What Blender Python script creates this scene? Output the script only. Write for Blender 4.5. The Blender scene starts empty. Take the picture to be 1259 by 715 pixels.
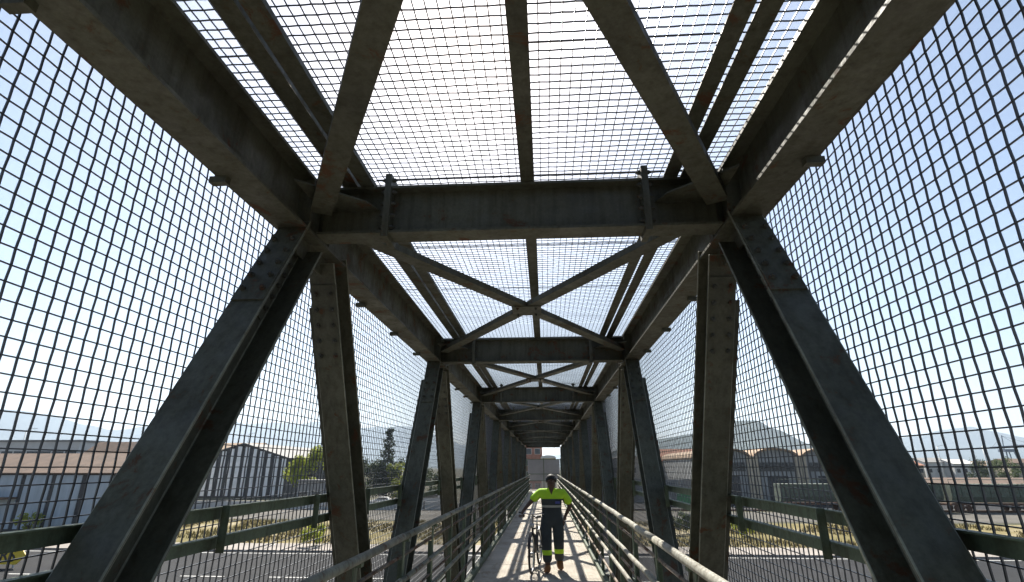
import bpy, bmesh, math, random
from mathutils import Vector, Matrix
from mathutils import noise as mnoise
random.seed(11)
scene = bpy.context.scene
col = scene.collection
R = math.radians

# ------------------------------------------------------------------ camera
EYE = Vector((0.175, 0.0, 1.8))
PITCH, YAW = R(18.69), R(3.515)
fwd = Vector((-math.sin(YAW)*math.cos(PITCH), math.cos(YAW)*math.cos(PITCH), math.sin(PITCH)))
rgt = Vector((math.cos(YAW), math.sin(YAW), 0))
upv = rgt.cross(fwd)
cam = bpy.data.cameras.new('camera')
cam.sensor_width = 36.0
cam.lens = 36.0*640.0/1259.0
cam.clip_start = 0.05
cam.clip_end = 60000
cam_ob = bpy.data.objects.new('camera', cam)
col.objects.link(cam_ob)
cam_ob.matrix_world = Matrix(((rgt.x, upv.x, -fwd.x, EYE.x), (rgt.y, upv.y, -fwd.y, EYE.y), (rgt.z, upv.z, -fwd.z, EYE.z), (0, 0, 0, 1)))
scene.camera = cam_ob

# ------------------------------------------------------------------ sky, sun, exposure
SUN_EL, SUN_AZ = R(45.0), R(-10.5)          # azimuth measured from +Y towards +X
world = bpy.data.worlds.new('World')
scene.world = world
world.use_nodes = True
wn = world.node_tree
bg = wn.nodes.get('Background') or wn.nodes.new('ShaderNodeBackground')
sky = wn.nodes.new('ShaderNodeTexSky')
sky.sky_type = 'NISHITA'
sky.sun_disc = False
sky.sun_elevation = SUN_EL
sky.sun_rotation = SUN_AZ
sky.altitude = 20
sky.air_density = 1.0
sky.dust_density = 1.3
sky.ozone_density = 1.2
wn.links.new(sky.outputs[0], bg.inputs[0])
bg.inputs[1].default_value = 0.056
wo = wn.nodes.get('World Output')
wn.links.new(bg.outputs[0], wo.inputs[0])
sun = bpy.data.lights.new('sun', 'SUN')
sun.energy = 5.0
sun.angle = R(0.53)
sun.color = (1.0, 0.94, 0.84)
sun_ob = bpy.data.objects.new('sun', sun)
col.objects.link(sun_ob)
sdir = Vector((math.sin(SUN_AZ)*math.cos(SUN_EL), math.cos(SUN_AZ)*math.cos(SUN_EL), math.sin(SUN_EL)))
sun_ob.rotation_euler = sdir.to_track_quat('Z', 'Y').to_euler()
sun_ob.location = (0, 0, 60)
scene.view_settings.view_transform = 'Standard'
scene.view_settings.look = 'None'
scene.view_settings.gamma = 1.0
scene.view_settings.exposure = 1.45
scene.render.engine = 'CYCLES'
scene.cycles.use_denoising = True
scene.cycles.max_bounces = 8
scene.cycles.diffuse_bounces = 4
scene.cycles.volume_bounces = 0
scene.cycles.caustics_reflective = False
scene.cycles.caustics_refractive = False

# ------------------------------------------------------------------ materials
def new_mat(name):
    m = bpy.data.materials.new(name)
    m.use_nodes = True
    return m, m.node_tree, m.node_tree.nodes['Principled BSDF']

def noise_node(nt, scale, detail=4, rough=0.55, mapping=None, dist=0.0):
    n = nt.nodes.new('ShaderNodeTexNoise')
    n.inputs['Scale'].default_value = scale
    n.inputs['Detail'].default_value = detail
    n.inputs['Roughness'].default_value = rough
    n.inputs['Distortion'].default_value = dist
    tc = nt.nodes.new('ShaderNodeTexCoord')
    if mapping:
        mp = nt.nodes.new('ShaderNodeMapping')
        mp.inputs['Scale'].default_value = mapping
        nt.links.new(tc.outputs['Object'], mp.inputs[0])
        nt.links.new(mp.outputs[0], n.inputs[0])
    else:
        nt.links.new(tc.outputs['Object'], n.inputs[0])
    return n

def ramp(nt, src, stops):
    r = nt.nodes.new('ShaderNodeValToRGB')
    e = r.color_ramp.elements
    while len(e) < len(stops):
        e.new(0.5)
    for k, (p, c) in enumerate(stops):
        e[k].position = p
        e[k].color = (c[0], c[1], c[2], 1)
    nt.links.new(src, r.inputs[0])
    return r

def mixc(nt, fac, a, b, mode='MIX'):
    m = nt.nodes.new('ShaderNodeMix')
    m.data_type = 'RGBA'
    m.blend_type = mode
    if isinstance(fac, float):
        m.inputs[0].default_value = fac
    else:
        nt.links.new(fac, m.inputs[0])
    for k, v in ((6, a), (7, b)):
        if isinstance(v, tuple):
            m.inputs[k].default_value = (v[0], v[1], v[2], 1)
        else:
            nt.links.new(v, m.inputs[k])
    return m.outputs[2]

def bump(nt, p, src, strength=0.3, dist=0.01):
    b = nt.nodes.new('ShaderNodeBump')
    b.inputs['Strength'].default_value = strength
    b.inputs['Distance'].default_value = dist
    nt.links.new(src, b.inputs['Height'])
    nt.links.new(b.outputs[0], p.inputs['Normal'])

def mat_simple(name, c, rough=0.6, metal=0.0, var=0.25, scale=6.0, bmp=0.0, spec=None, mapping=None):
    m, nt, p = new_mat(name)
    n = noise_node(nt, scale, 5, 0.6, mapping)
    lo = tuple(x*(1-var) for x in c)
    hi = tuple(min(1, x*(1+var)) for x in c)
    r = ramp(nt, n.outputs[0], [(0.3, lo), (0.7, hi)])
    nt.links.new(r.outputs[0], p.inputs['Base Color'])
    p.inputs['Roughness'].default_value = rough
    p.inputs['Metallic'].default_value = metal
    if spec is not None:
        p.inputs['Specular IOR Level'].default_value = spec
    if bmp:
        n2 = noise_node(nt, scale*6, 4)
        bump(nt, p, n2.outputs[0], bmp, 0.01)
    return m

def mat_paint(name, c, rust=0.62, rough=0.5, spec=0.4):
    """weathered structural paint: mottled, streaked, rust where the paint has failed"""
    m, nt, p = new_mat(name)
    big = noise_node(nt, 1.3, 5, 0.6)
    base = ramp(nt, big.outputs[0], [(0.28, tuple(x*0.62 for x in c)), (0.72, tuple(x*1.4 for x in c))]).outputs[0]
    st = noise_node(nt, 3.0, 4, 0.6, (7, 7, 0.6))
    sr = ramp(nt, st.outputs[0], [(0.45, (1, 1, 1)), (0.72, (0.48, 0.43, 0.36))]).outputs[0]
    base = mixc(nt, 0.8, base, sr, 'MULTIPLY')
    fine = noise_node(nt, 55, 3, 0.7)
    fr = ramp(nt, fine.outputs[0], [(0.3, (0.8, 0.8, 0.8)), (0.7, (1.15, 1.15, 1.15))]).outputs[0]
    base = mixc(nt, 1.0, base, fr, 'MULTIPLY')
    rn = noise_node(nt, 4.5, 8, 0.72, None, 0.4)
    rm = ramp(nt, rn.outputs[0], [(rust, (0, 0, 0)), (rust+0.06, (1, 1, 1))]).outputs[0]
    out = mixc(nt, rm, base, (0.085, 0.04, 0.02))
    nt.links.new(out, p.inputs['Base Color'])
    rr = ramp(nt, rn.outputs[0], [(0.3, (rough-0.08,)*3), (rust+0.05, (0.85,)*3)]).outputs[0]
    nt.links.new(rr, p.inputs['Roughness'])
    p.inputs['Specular IOR Level'].default_value = spec
    hb = noise_node(nt, 28, 5, 0.65)
    bump(nt, p, hb.outputs[0], 0.25, 0.006)
    return m

M = {}
M['steel'] = mat_paint('dark_green_steel_paint', (0.078, 0.083, 0.060), 0.58, 0.42, 0.5)
M['steel2'] = mat_paint('green_rail_paint', (0.11, 0.145, 0.095), 0.66)
M['lit_edge'] = mat_paint('steel_edge_highlight', (0.20, 0.215, 0.17), 0.62, 0.35, 0.6)  # paler steel paint: the light on the flange edges put into the colour
M['bolt'] = mat_paint('bolt_steel', (0.07, 0.075, 0.065), 0.55)
M['wire'] = mat_simple('wire_steel', (0.05, 0.054, 0.062), 0.38, 0.0, 0.3, 9, spec=0.7)
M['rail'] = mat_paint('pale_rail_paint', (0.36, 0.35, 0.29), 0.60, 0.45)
M['railshade'] = mat_paint('shaded_rail_paint', (0.17, 0.18, 0.145), 0.56, 0.5)  # darker copy of the pale rail paint, left-side shade put into its colour
M['railthinshade'] = mat_paint('shaded_thin_rail_paint', (0.12, 0.10, 0.08), 0.5, 0.6)  # darker copy of the thin rail paint, shade coloured in, rust kept
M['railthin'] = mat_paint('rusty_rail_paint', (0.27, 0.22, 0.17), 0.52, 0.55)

# ------------------------------------------------------------------ geometry helpers
class MB:
    def __init__(self):
        self.v, self.f, self.m = [], [], []
    def add(self, vs, fs, mi=0):
        o = len(self.v)
        self.v.extend([tuple(x) for x in vs])
        self.f.extend([tuple(i+o for i in f) for f in fs])
        self.m.extend([mi]*len(fs))
    def box(self, a, b, mi=0):
        x0, y0, z0 = a; x1, y1, z1 = b
        x0, x1 = min(x0, x1), max(x0, x1); y0, y1 = min(y0, y1), max(y0, y1); z0, z1 = min(z0, z1), max(z0, z1)
        self.add([(x0, y0, z0), (x1, y0, z0), (x1, y1, z0), (x0, y1, z0), (x0, y0, z1), (x1, y0, z1), (x1, y1, z1), (x0, y1, z1)],
                 [(0, 3, 2, 1), (4, 5, 6, 7), (0, 1, 5, 4), (1, 2, 6, 5), (2, 3, 7, 6), (3, 0, 4, 7)], mi)
    def prism(self, prof, p0, p1, ux, uy, mi=0, prof1=None):
        """profile (list of 2D points, counter-clockwise seen from p1) swept from p0 to p1"""
        n = len(prof)
        p0, p1, ux, uy = Vector(p0), Vector(p1), Vector(ux), Vector(uy)
        q = prof1 or prof
        vs = [p0+ux*a+uy*b for a, b in prof]+[p1+ux*a+uy*b for a, b in q]
        fs = [(i, (i+1) % n, n+(i+1) % n, n+i) for i in range(n)]
        fs += [tuple(range(n-1, -1, -1)), tuple(range(n, 2*n))]
        self.add(vs, fs, mi)
    def tube(self, pts, r, n=8, mi=0, cap=True, r1=None):
        pts = [Vector(p) for p in pts]
        rings = []
        prev = None
        for i, p in enumerate(pts):
            d = (pts[min(i+1, len(pts)-1)]-pts[max(i-1, 0)]).normalized()
            if prev is None:
                a = Vector((0, 0, 1)) if abs(d.z) < 0.9 else Vector((1, 0, 0))
                u = d.cross(a).normalized()
            else:
                u = (prev-d*prev.dot(d)).normalized()
            prev = u
            w = d.cross(u)
            rr = r if not isinstance(r, (list, tuple)) else r[i]
            rings.append([p+(u*math.cos(2*math.pi*k/n)+w*math.sin(2*math.pi*k/n))*rr for k in range(n)])
        vs = [v for ring in rings for v in ring]
        fs = []
        for i in range(len(rings)-1):
            for k in range(n):
                fs.append((i*n+k, i*n+(k+1) % n, (i+1)*n+(k+1) % n, (i+1)*n+k))
        if cap:
            fs.append(tuple(range(n-1, -1, -1)))
            fs.append(tuple((len(rings)-1)*n+k for k in range(n)))
        self.add(vs, fs, mi)
    def hexbolt(self, c, nrm, r=0.017, h=0.016, mi=0):
        c, nrm = Vector(c), Vector(nrm).normalized()
        a = Vector((0, 0, 1)) if abs(nrm.z) < 0.9 else Vector((1, 0, 0))
        u = nrm.cross(a).normalized(); w = nrm.cross(u)
        t = random.random()
        prof = [(math.cos(t+k*math.pi/3)*r, math.sin(t+k*math.pi/3)*r) for k in range(6)]
        self.prism(prof, c-nrm*0.002, c+nrm*h, u, w, mi)
        self.prism([(a_*0.55, b_*0.55) for a_, b_ in prof], c+nrm*h*0.9, c+nrm*(h*1.6), u, w, mi)
    def ellipsoid(self, c, rx, ry, rz, nu=12, nv=8, mi=0):
        vs, fs = [], []
        for j in range(nv+1):
            t = math.pi*j/nv
            for i in range(nu):
                a = 2*math.pi*i/nu
                vs.append((c[0]+rx*math.sin(t)*math.cos(a), c[1]+ry*math.sin(t)*math.sin(a), c[2]+rz*math.cos(t)))
        for j in range(nv):
            for i in range(nu):
                fs.append((j*nu+i, (j+1)*nu+i, (j+1)*nu+(i+1) % nu, j*nu+(i+1) % nu))
        self.add(vs, fs, mi)
    def build(self, name, mats, parent=None, smooth=False, fix=False):
        me = bpy.data.meshes.new(name)
        me.from_pydata(self.v, [], self.f)
        for m_ in (mats if isinstance(mats, (list, tuple)) else [mats]):
            me.materials.append(m_)
        if any(self.m):
            me.polygons.foreach_set('material_index', self.m)
        if smooth:
            me.polygons.foreach_set('use_smooth', [True]*len(me.polygons))
        if fix:
            bm = bmesh.new(); bm.from_mesh(me)
            bmesh.ops.recalc_face_normals(bm, faces=bm.faces)
            bm.to_mesh(me); bm.free()
        me.update()
        o = bpy.data.objects.new(name, me)
        col.objects.link(o)
        if parent is not None:
            o.parent = parent
        return o

def empty(name, loc=(0, 0, 0), rz=0.0):
    o = bpy.data.objects.new(name, None)
    o.empty_display_size = 0.3
    col.objects.link(o)
    o.location = loc
    o.rotation_euler = (0, 0, rz)
    return o

def tag(o, label=None, cat=None, group=None, kind=None):
    if label: o['label'] = label
    if cat: o['category'] = cat
    if group: o['group'] = group
    if kind: o['kind'] = kind
    return o

def i_profile(w, d, tf, tw):
    """I section, width along first axis, depth along second, centred"""
    a, b, t = w/2, d/2, tw/2
    return [(-a, -b), (a, -b), (a, -b+tf), (t, -b+tf), (t, b-tf), (a, b-tf), (a, b), (-a, b), (-a, b-tf), (-t, b-tf), (-t, -b+tf), (-a, -b+tf)]
# ------------------------------------------------------------------ the footbridge
NODE = [-6.7, -1.75, 3.25, 7.85, 13.0, 18.2, 23.4, 28.6, 33.8, 39.0, 44.2]
Y0, Y1 = NODE[0], NODE[-1]
GZ = -5.0
bridge = tag(empty('footbridge', (0, 0, 0)), 'dark green bolted steel truss footbridge that encloses the whole walkway', 'footbridge')
CH_IN, CH_OUT, CH_BOT, CH_TOP = 1.375, 1.58, 3.30, 3.70
CX = (CH_IN+CH_OUT)/2
XV, YV, ZV = Vector((1, 0, 0)), Vector((0, 1, 0)), Vector((0, 0, 1))

for s in (-1, 1):
    b = MB()
    b.prism(i_profile(CH_OUT-CH_IN, CH_TOP-CH_BOT, 0.02, 0.014), (s*CX, Y0-0.2, (CH_BOT+CH_TOP)/2), (s*CX, Y1+0.15, (CH_BOT+CH_TOP)/2), -XV, ZV)
    ch = b.build('top_chord', M['steel'], bridge, fix=True)
    # web stiffeners of the chord, sub-parts
    for y in NODE[1:-1]:
        for dy in (-0.17, 0.17):
            b = MB()
            b.box((s*CX-0.1, y+dy-0.006, CH_BOT+0.02), (s*CX+0.1, y+dy+0.006, CH_TOP-0.02))
            b.build('stiffener', M['steel'], ch)
    b = MB()
    b.prism(i_profile(0.24, 0.34, 0.02, 0.014), (s*CX, Y0-0.2, -0.58), (s*CX, Y1+0.15, -0.58), -XV, ZV)
    b.build('bottom_chord', M['steel'], bridge, fix=True)

def lit_bevel(o, w=0.006):
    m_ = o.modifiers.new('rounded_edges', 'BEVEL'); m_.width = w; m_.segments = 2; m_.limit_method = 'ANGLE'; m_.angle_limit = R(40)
    m_.material = 1  # bevel faces get the painted edge highlight

# diagonals: H sections whose flanges lie in the planes of the truss
def diagonal(s, ya, yb, near):
    """from the top node at ya down to the bottom node at yb"""
    sg = 1 if yb > ya else -1
    DX = s*(CH_IN-0.008+0.10)
    ya += 0.16; yb += 0.16
    p0 = Vector((DX, ya+sg*0.22, CH_BOT-0.001))
    p1 = Vector((DX, yb-sg*0.10, -0.40))
    d = (p1-p0).normalized()
    n = Vector((0, -d.z, d.y))              # in-plane normal
    if n.y > 0: n = -n                      # towards the camera
    wx, dn, tf, tw = 0.20, 0.27, 0.017, 0.013
    b = MB()
    a_, h_, t_ = wx/2, dn/2, 0.05            # web set towards the outside, so the member is a deep trough seen from the walkway
    b.prism([(-a_, -h_), (a_, -h_), (a_, -h_+tf), (t_+tw, -h_+tf), (t_+tw, h_-tf), (a_, h_-tf), (a_, h_), (-a_, h_), (-a_, h_-tf), (t_, h_-tf), (t_, -h_+tf), (-a_, -h_+tf)], p0, p1, XV*s, n)
    o = b.build('diagonal', [M['steel'], M['lit_edge']], bridge, fix=True)
    if near < 4: lit_bevel(o)
    if near < 4:
        # splice plates on the near flange and on the web, with their rows of bolts
        b = MB()
        c0, c1 = p0+d*0.16+n*(dn/2), p0+d*0.80+n*(dn/2)
        b.prism([(-wx/2+0.008, 0), (wx/2-0.008, 0), (wx/2-0.008, 0.011), (-wx/2+0.008, 0.011)], c0, c1, XV, n)
        c0, c1 = p0+d*0.16+XV*s*t_, p0+d*0.72+XV*s*t_
        b.prism([(-0.095, 0), (0.095, 0), (0.095, 0.010), (-0.095, 0.010)], c0, c1, n, -XV*s)
        b.build('splice_plate', M['steel'], o, fix=True)
        b = MB()
        for k in range(5):
            for e in (-0.058, 0.058):
                b.hexbolt(p0+d*(0.23+k*0.12)+n*(dn/2+0.011)+XV*e, n, 0.018, 0.017)
            for e in (-0.07, 0.07):
                b.hexbolt(p0+d*(0.22+k*0.105)+n*e+XV*s*(t_-0.010), (-s, 0, 0), 0.017, 0.016)
        tag(b.build('bolts', M['bolt'], o, fix=True), kind='stuff')
        b = MB()                            # flat bar on the outer edge that the mesh is tied to
        c0, c1 = p0+d*0.35+XV*s*(wx/2+0.002)+n*0.05, p1-d*0.1+XV*s*(wx/2+0.002)+n*0.05
        b.prism([(0, 0), (0.055, 0), (0.055, 0.008), (0, 0.008)], c0, c1, XV*s, n)
        b.build('tie_bar', M['steel'], o, fix=True)
    return o

for s in (-1, 1):
    for i, y in enumerate(NODE):
        if i+1 < len(NODE):
            diagonal(s, y, (y+NODE[i+1])/2, abs(i-2)+1)
        if i > 0:
            diagonal(s, y, (y+NODE[i-1])/2, abs(i-2)+1)
    # gusset plates under the top chord at every node
    for i, y in enumerate(NODE[1:-1]):
        y = y+0.16
        b = MB()
        prof = [(-0.36, 0), (0.36, 0), (0.26, -0.14), (-0.26, -0.14)]
        b.add([(s*CX-0.008, y+a, CH_BOT-0.002+c) for a, c in prof]+[(s*CX+0.008, y+a, CH_BOT-0.002+c) for a, c in prof],
              [(0, 1, 2, 3), (7, 6, 5, 4), (0, 4, 5, 1), (1, 5, 6, 2), (2, 6, 7, 3), (3, 7, 4, 0)])
        b.build('gusset_plate', M['steel'], bridge, fix=True)

# cross beams with bolted end plates
for i, y in enumerate(NODE):
    b = MB()
    b.prism(i_profile(0.17, 0.36, 0.018, 0.012), (-CH_IN+0.012, y, 3.49), (CH_IN-0.012, y, 3.49), YV, ZV)
    o = b.build('crossbeam', M['steel'], bridge, fix=True)
    for s in (-1, 1):
        b = MB()
        b.box((s*0.885-0.022, y-0.105, 3.275), (s*0.885+0.022, y+0.105, 3.755))
        b.build('end_plate', M['steel'], o)
        if 0 < i < 6:
            b = MB()
            for z in (3.36, 3.45, 3.54, 3.63, 3.725):
                for e in (-1, 1):
                    b.hexbolt((s*0.885+e*0.022, y-0.062, z), (e, 0, 0), 0.017, 0.02)
            tag(b.build('bolts', M['bolt'], o, fix=True), kind='stuff')
    # gusset that takes the wind braces
    for s in (-1, 1):
        b = MB()
        for dy in (-1, 1):
            if (i == 0 and dy < 0) or (i == len(NODE)-1 and dy > 0): continue
            pr = [(s*(CH_IN-0.004), y+dy*0.012), (s*(CH_IN-0.42), y+dy*0.012), (s*(CH_IN-0.36), y+dy*0.15), (s*(CH_IN-0.004), y+dy*0.46)]
            b.add([(p[0], p[1], 3.512) for p in pr]+[(p[0], p[1], 3.524) for p in pr],
                  [(0, 1, 2, 3), (7, 6, 5, 4), (0, 4, 5, 1), (1, 5, 6, 2), (2, 6, 7, 3), (3, 7, 4, 0)])
        b.build('brace_gusset', M['steel'], o, fix=True)

# wind braces in the roof plane: channels crossing at a plate
def brace(p0, p1, z, parent):
    p0, p1 = Vector((p0[0], p0[1], z)), Vector((p1[0], p1[1], z))
    d = (p1-p0).normalized(); n = Vector((-d.y, d.x, 0))
    b = MB()
    prof = [(-0.07, 0), (0.07, 0), (0.07, 0.055), (0.061, 0.055), (0.061, 0.009), (-0.061, 0.009), (-0.061, 0.055), (-0.07, 0.055)]
    b.prism(prof, p0, p1, n, ZV)
    return b.build('wind_brace', M['steel'], parent, fix=True)

for i in range(len(NODE)-1):
    ya, yb = NODE[i]+0.105, NODE[i+1]-0.105
    xx = CH_IN-0.035
    a = brace((-xx, ya), (xx, yb), 3.455, bridge)
    ym = (ya+yb)/2
    L = Vector((2*xx, yb-ya, 0)); Ld = L.normalized()*0.1
    c = Vector((0, ym, 0))
    m1 = Vector((xx, ya, 0)); m2 = Vector((-xx, yb, 0)); e = (m2-m1).normalized()*0.085
    brace((m1.x, m1.y), (c-e)[:2], 3.455, bridge)
    brace((c+e)[:2], (m2.x, m2.y), 3.455, bridge)
    b = MB()
    b.box((-0.16, ym-0.17, 3.441), (0.16, ym+0.17, 3.453))
    pl = b.build('crossing_plate', M['steel'], bridge)
    if i < 6:
        b = MB()
        for px, py in ((-0.1, -0.12), (0.1, 0.12), (-0.1, 0.12), (0.1, -0.12)):
            b.hexbolt((px, ym+py, 3.441), (0, 0, -1), 0.016, 0.015)
        tag(b.build('bolts', M['bolt'], pl, fix=True), kind='stuff')

# purlins that carry the roof mesh: pairs of channels with a slit between them
PZ0, PZ1 = 3.675, 3.86
for x, w, slit in ((-1.10, 0.10, 0.022), (1.12, 0.095, 0.022), (0.085, 0.046, 0.0)):
    for i in range(len(NODE)-1):
        ya, yb = NODE[i]+0.004, NODE[i+1]-0.004
        for e in ((-1, 1) if slit else (1,)):
            b = MB()
            xa = x+e*slit/2 if slit else x-w
            xb = x+e*(slit/2+w) if slit else x+w
            t = 0.008
            lo, hi = min(xa, xb), max(xa, xb)
            if slit:               # angle: foot towards the slit, leg on the outside
                b.box((lo, ya, PZ0), (hi, yb, PZ0+t))
                outer = (e < 0) == (x < 0)
                web = (lo if e < 0 else hi-t) if outer else (hi-t if e < 0 else lo)
                b.box((web, ya, PZ0+t), (web+t, yb, PZ1))
            else:
                b.box((lo, ya, PZ0), (hi, yb, PZ0+t))
                b.box((x-t/2, ya, PZ0+t), (x+t/2, yb, PZ1))
                b.box((lo, ya, PZ1), (hi, yb, PZ1+t))
            b.build('purlin', M['steel'], bridge)
    for i, y in enumerate(NODE[:-1]):
        if not slit:           # flared seat of the centre purlin
            b = MB()
            b.prism([(-0.05, 0), (0.05, 0), (0.16, -0.16), (-0.10, -0.16)], (x-0.02, y+0.088, 3.70), (x-0.02, y+0.10, 3.70), XV, ZV)
            b.build('purlin_seat', M['steel'], bridge, fix=True)

# floor: beams, slabs and steel kerbs
for y in [Y0+k*2.6 for k in range(20)]:
    if y > Y1: break
    b = MB(); b.prism(i_profile(0.16, 0.26, 0.016, 0.01), (-CH_IN, y, -0.32), (CH_IN, y, -0.32), YV, ZV)
    b.build('floor_beam', M['steel'], bridge, fix=True)

m, nt, p = new_mat('deck_concrete')
n1 = noise_node(nt, 1.1, 6, 0.65); n2 = noise_node(nt, 60, 3, 0.7); n3 = noise_node(nt, 3.2, 7, 0.75, (1, 0.5, 1), 0.6)
c1 = ramp(nt, n1.outputs[0], [(0.3, (0.34, 0.305, 0.255)), (0.7, (0.50, 0.455, 0.385))]).outputs[0]
c2 = ramp(nt, n2.outputs[0], [(0.3, (0.82, 0.82, 0.82)), (0.7, (1.1, 1.1, 1.1))]).outputs[0]
c3 = ramp(nt, n3.outputs[0], [(0.52, (1, 1, 1)), (0.70, (0.55, 0.46, 0.35))]).outputs[0]
nt.links.new(mixc(nt, 1.0, mixc(nt, 1.0, c1, c2, 'MULTIPLY'), c3, 'MULTIPLY'), p.inputs['Base Color'])
p.inputs['Roughness'].default_value = 0.88
bump(nt, p, n2.outputs[0], 0.35, 0.004)
M['deck'] = m
deck = empty('deck'); deck.parent = bridge
y = Y0-0.2
while y < Y1:
    yn = min(y+1.3, Y1+0.15)
    for (xa, xb) in ((-1.085, -0.002), (0.002, 1.085)):
        b = MB(); dz = random.uniform(-0.003, 0.003)
        ch_ = 0.006
        b.add([(xa, y, -0.09), (xb, y, -0.09), (xb, yn-0.006, -0.09), (xa, yn-0.006, -0.09),
               (xa, y, dz-ch_), (xb, y, dz-ch_), (xb, yn-0.006, dz-ch_), (xa, yn-0.006, dz-ch_),
               (xa+ch_, y+ch_, dz), (xb-ch_, y+ch_, dz), (xb-ch_, yn-0.006-ch_, dz), (xa+ch_, yn-0.006-ch_, dz)],
              [(3, 2, 1, 0), (0, 1, 5, 4), (1, 2, 6, 5), (2, 3, 7, 6), (3, 0, 4, 7), (4, 5, 9, 8), (5, 6, 10, 9), (6, 7, 11, 10), (7, 4, 8, 11), (8, 9, 10, 11)])
        b.build('deck_slab', M['deck'], deck)
    y = yn
for s in (-1, 1):
    b = MB()
    b.box((s*1.088, Y0-0.2, -0.10), (s*1.10, Y1+0.15, 0.075)); b.box((s*1.10, Y0-0.2, 0.063), (s*1.16, Y1+0.15, 0.075))
    b.build('steel_kerb', M['steel2'], bridge)

# ------------------------------------------------------------------ wire mesh screens
CELL = 0.06
def jit(i, j, a, seed):
    v = mnoise.noise_vector(Vector((i*0.37+seed, j*0.41, seed*3.1)))
    w = mnoise.noise_vector(Vector((i*0.07+seed*2, j*0.07, 5.0)))
    return v*a+w*a*1.2

def wire_panel(mp, u0, u1, v0, v1, seed, step, r_u, r_v, parent, nsides=4):
    """grid of crimped wires. mp(u,v,h) maps grid metres to space, h is out of plane; step = cells per segment"""
    nu, nv = int(round((u1-u0)/CELL)), int(round((v1-v0)/CELL))
    b = MB()
    gi, gj = int(round(u0/CELL)), int(round(v0/CELL))
    def pt(i, j, sgn):
        k = jit(gi+i, gj+j, 0.0008, seed)
        h = 0.0015*(1 if (gi+i+gj+j) % 2 else -1)*sgn if step == 1 else 0.0022*sgn
        return mp(u0+i*CELL+k.x, v0+j*CELL+k.y, h+k.z*0.8)
    V, F = b.v, b.f
    def run(pts, r, axis_a, axis_b):
        o = len(V)
        for p in pts:
            for k in range(nsides):
                a = 2*math.pi*(k+0.5)/nsides
                q = p+axis_a*(r*math.cos(a))+axis_b*(r*math.sin(a))
                V.append((q.x, q.y, q.z))
        for i in range(len(pts)-1):
            for k in range(nsides):
                k2 = (k+1) % nsides
                F.append((o+i*nsides+k, o+i*nsides+k2, o+(i+1)*nsides+k2, o+(i+1)*nsides+k))
    z0 = mp(0, 0, 0)
    eu = (mp(1, 0, 0)-z0); ev = (mp(0, 1, 0)-z0); eh = (mp(0, 0, 1)-z0)
    iu = list(range(0, nu+1, step)); jv = list(range(0, nv+1, step))
    if iu[-1] != nu: iu.append(nu)
    if jv[-1] != nv: jv.append(nv)
    for j in range(nv):                       # wires along u
        run([pt(i, j, 1) for i in iu], r_u, ev, eh)
    for i in range(nu):                       # wires along v
        run([pt(i, j, -1) for j in jv], r_v, eu, eh)
    b.m = [0]*len(F)
    o = b.build('wire_mesh', M['wire'], parent)
    return tag(o, kind='stuff')

MX, MZ = 1.65, 3.90
PAN = 40*CELL      # 2.4 m panels
ys = []
y = -4.2
while y < Y1-0.1:
    ys.append(y); y += PAN
for s, side in ((-1, 'left'), (1, 'right')):
    scr = tag(empty('mesh_screen', (s*MX, 0, 0)), f'square steel wire mesh screen closing the {side} side of the footbridge', 'mesh screen', 'wire mesh screens of the footbridge')
    for k, y in enumerate(ys):
        step = 1 if y < 7.5 else 10
        ye = min(y+PAN, Y1+0.1)
        wire_panel(lambda u, v, h: Vector((s*h, u, v)), y, ye, 0.0, MZ, 3+k*0+s, step, 0.0034, 0.0042, scr)
    # twin rails that carry the mesh, joined by short posts
    for z0, z1 in ((1.527, 1.594), (1.378, 1.445)):
        for k in range(9):
            ya = Y0+k*5.6; yb = min(ya+5.59, Y1+0.1)
            if ya > Y1: break
            b = MB()
            xo, xi = -s*0.012, -s*0.055
            b.box((xo, ya, z0), (xo-s*0.007, yb, z1)); b.box((xo-s*0.007, ya, z1-0.007), (xi, yb, z1))
            b.build('mesh_rail', M['steel2'], scr)
    for k in range(42):
        y = -1.8+k*1.2
        if k == 3: continue
        if y > Y1: break
        b = MB()
        b.box((-s*0.062, y-0.027, 1.365), (-s*0.056, y+0.027, 1.60)); b.box((-s*0.063, y-0.027, 1.365), (-s*0.10, y-0.021, 1.60))
        b.build('mesh_post', M['steel2'], scr)
    # clips under the chord that hold the mesh edge
    b = MB(); b.box((-s*0.012, Y0, 3.345), (-s*0.019, Y1, 3.41)); b.box((-s*0.019, Y0, 3.345), (-s*0.065, Y1, 3.352))
    b.build('edge_angle', M['steel'], scr)
    for k in range(40):
        y = -1.05+k*1.15
        if y > Y1: break
        b = MB(); b.box((-s*0.03, y-0.022, 3.262), (-s*0.125, y+0.022, 3.299))
        b.build('mesh_clip', M['steel'], scr)
    b = MB(); b.box((-s*0.005, Y0, -0.04), (-s*0.03, Y1, 0.0))
    b.build('edge_bar', M['steel2'], scr)
roof = tag(empty('mesh_screen', (0, 0, MZ)), 'square steel wire mesh roof lying on the purlins overhead', 'mesh screen', 'wire mesh screens of the footbridge')
for k, y in enumerate(ys):
    step = 1 if y < 7.5 else 10
    ye = min(y+PAN, Y1+0.1)
    wire_panel(lambda u, v, h: Vector((v, u, h)), y, ye, -1.68, 1.68, 9, step, 0.0039, 0.0041, roof)

for k in range(-4, 33):
    y = 2.15+k*1.3
    for (xa, xb) in ((-1.66, -1.12), (-1.08, 0.04), (0.12, 1.10), (1.15, 1.66)):
        if random.random() < 0.2: continue
        b = MB(); b.box((xa, y-0.0045, -0.012), (xb, y+0.0045, -0.006)); b.build('batten', M['wire'], roof)

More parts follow.
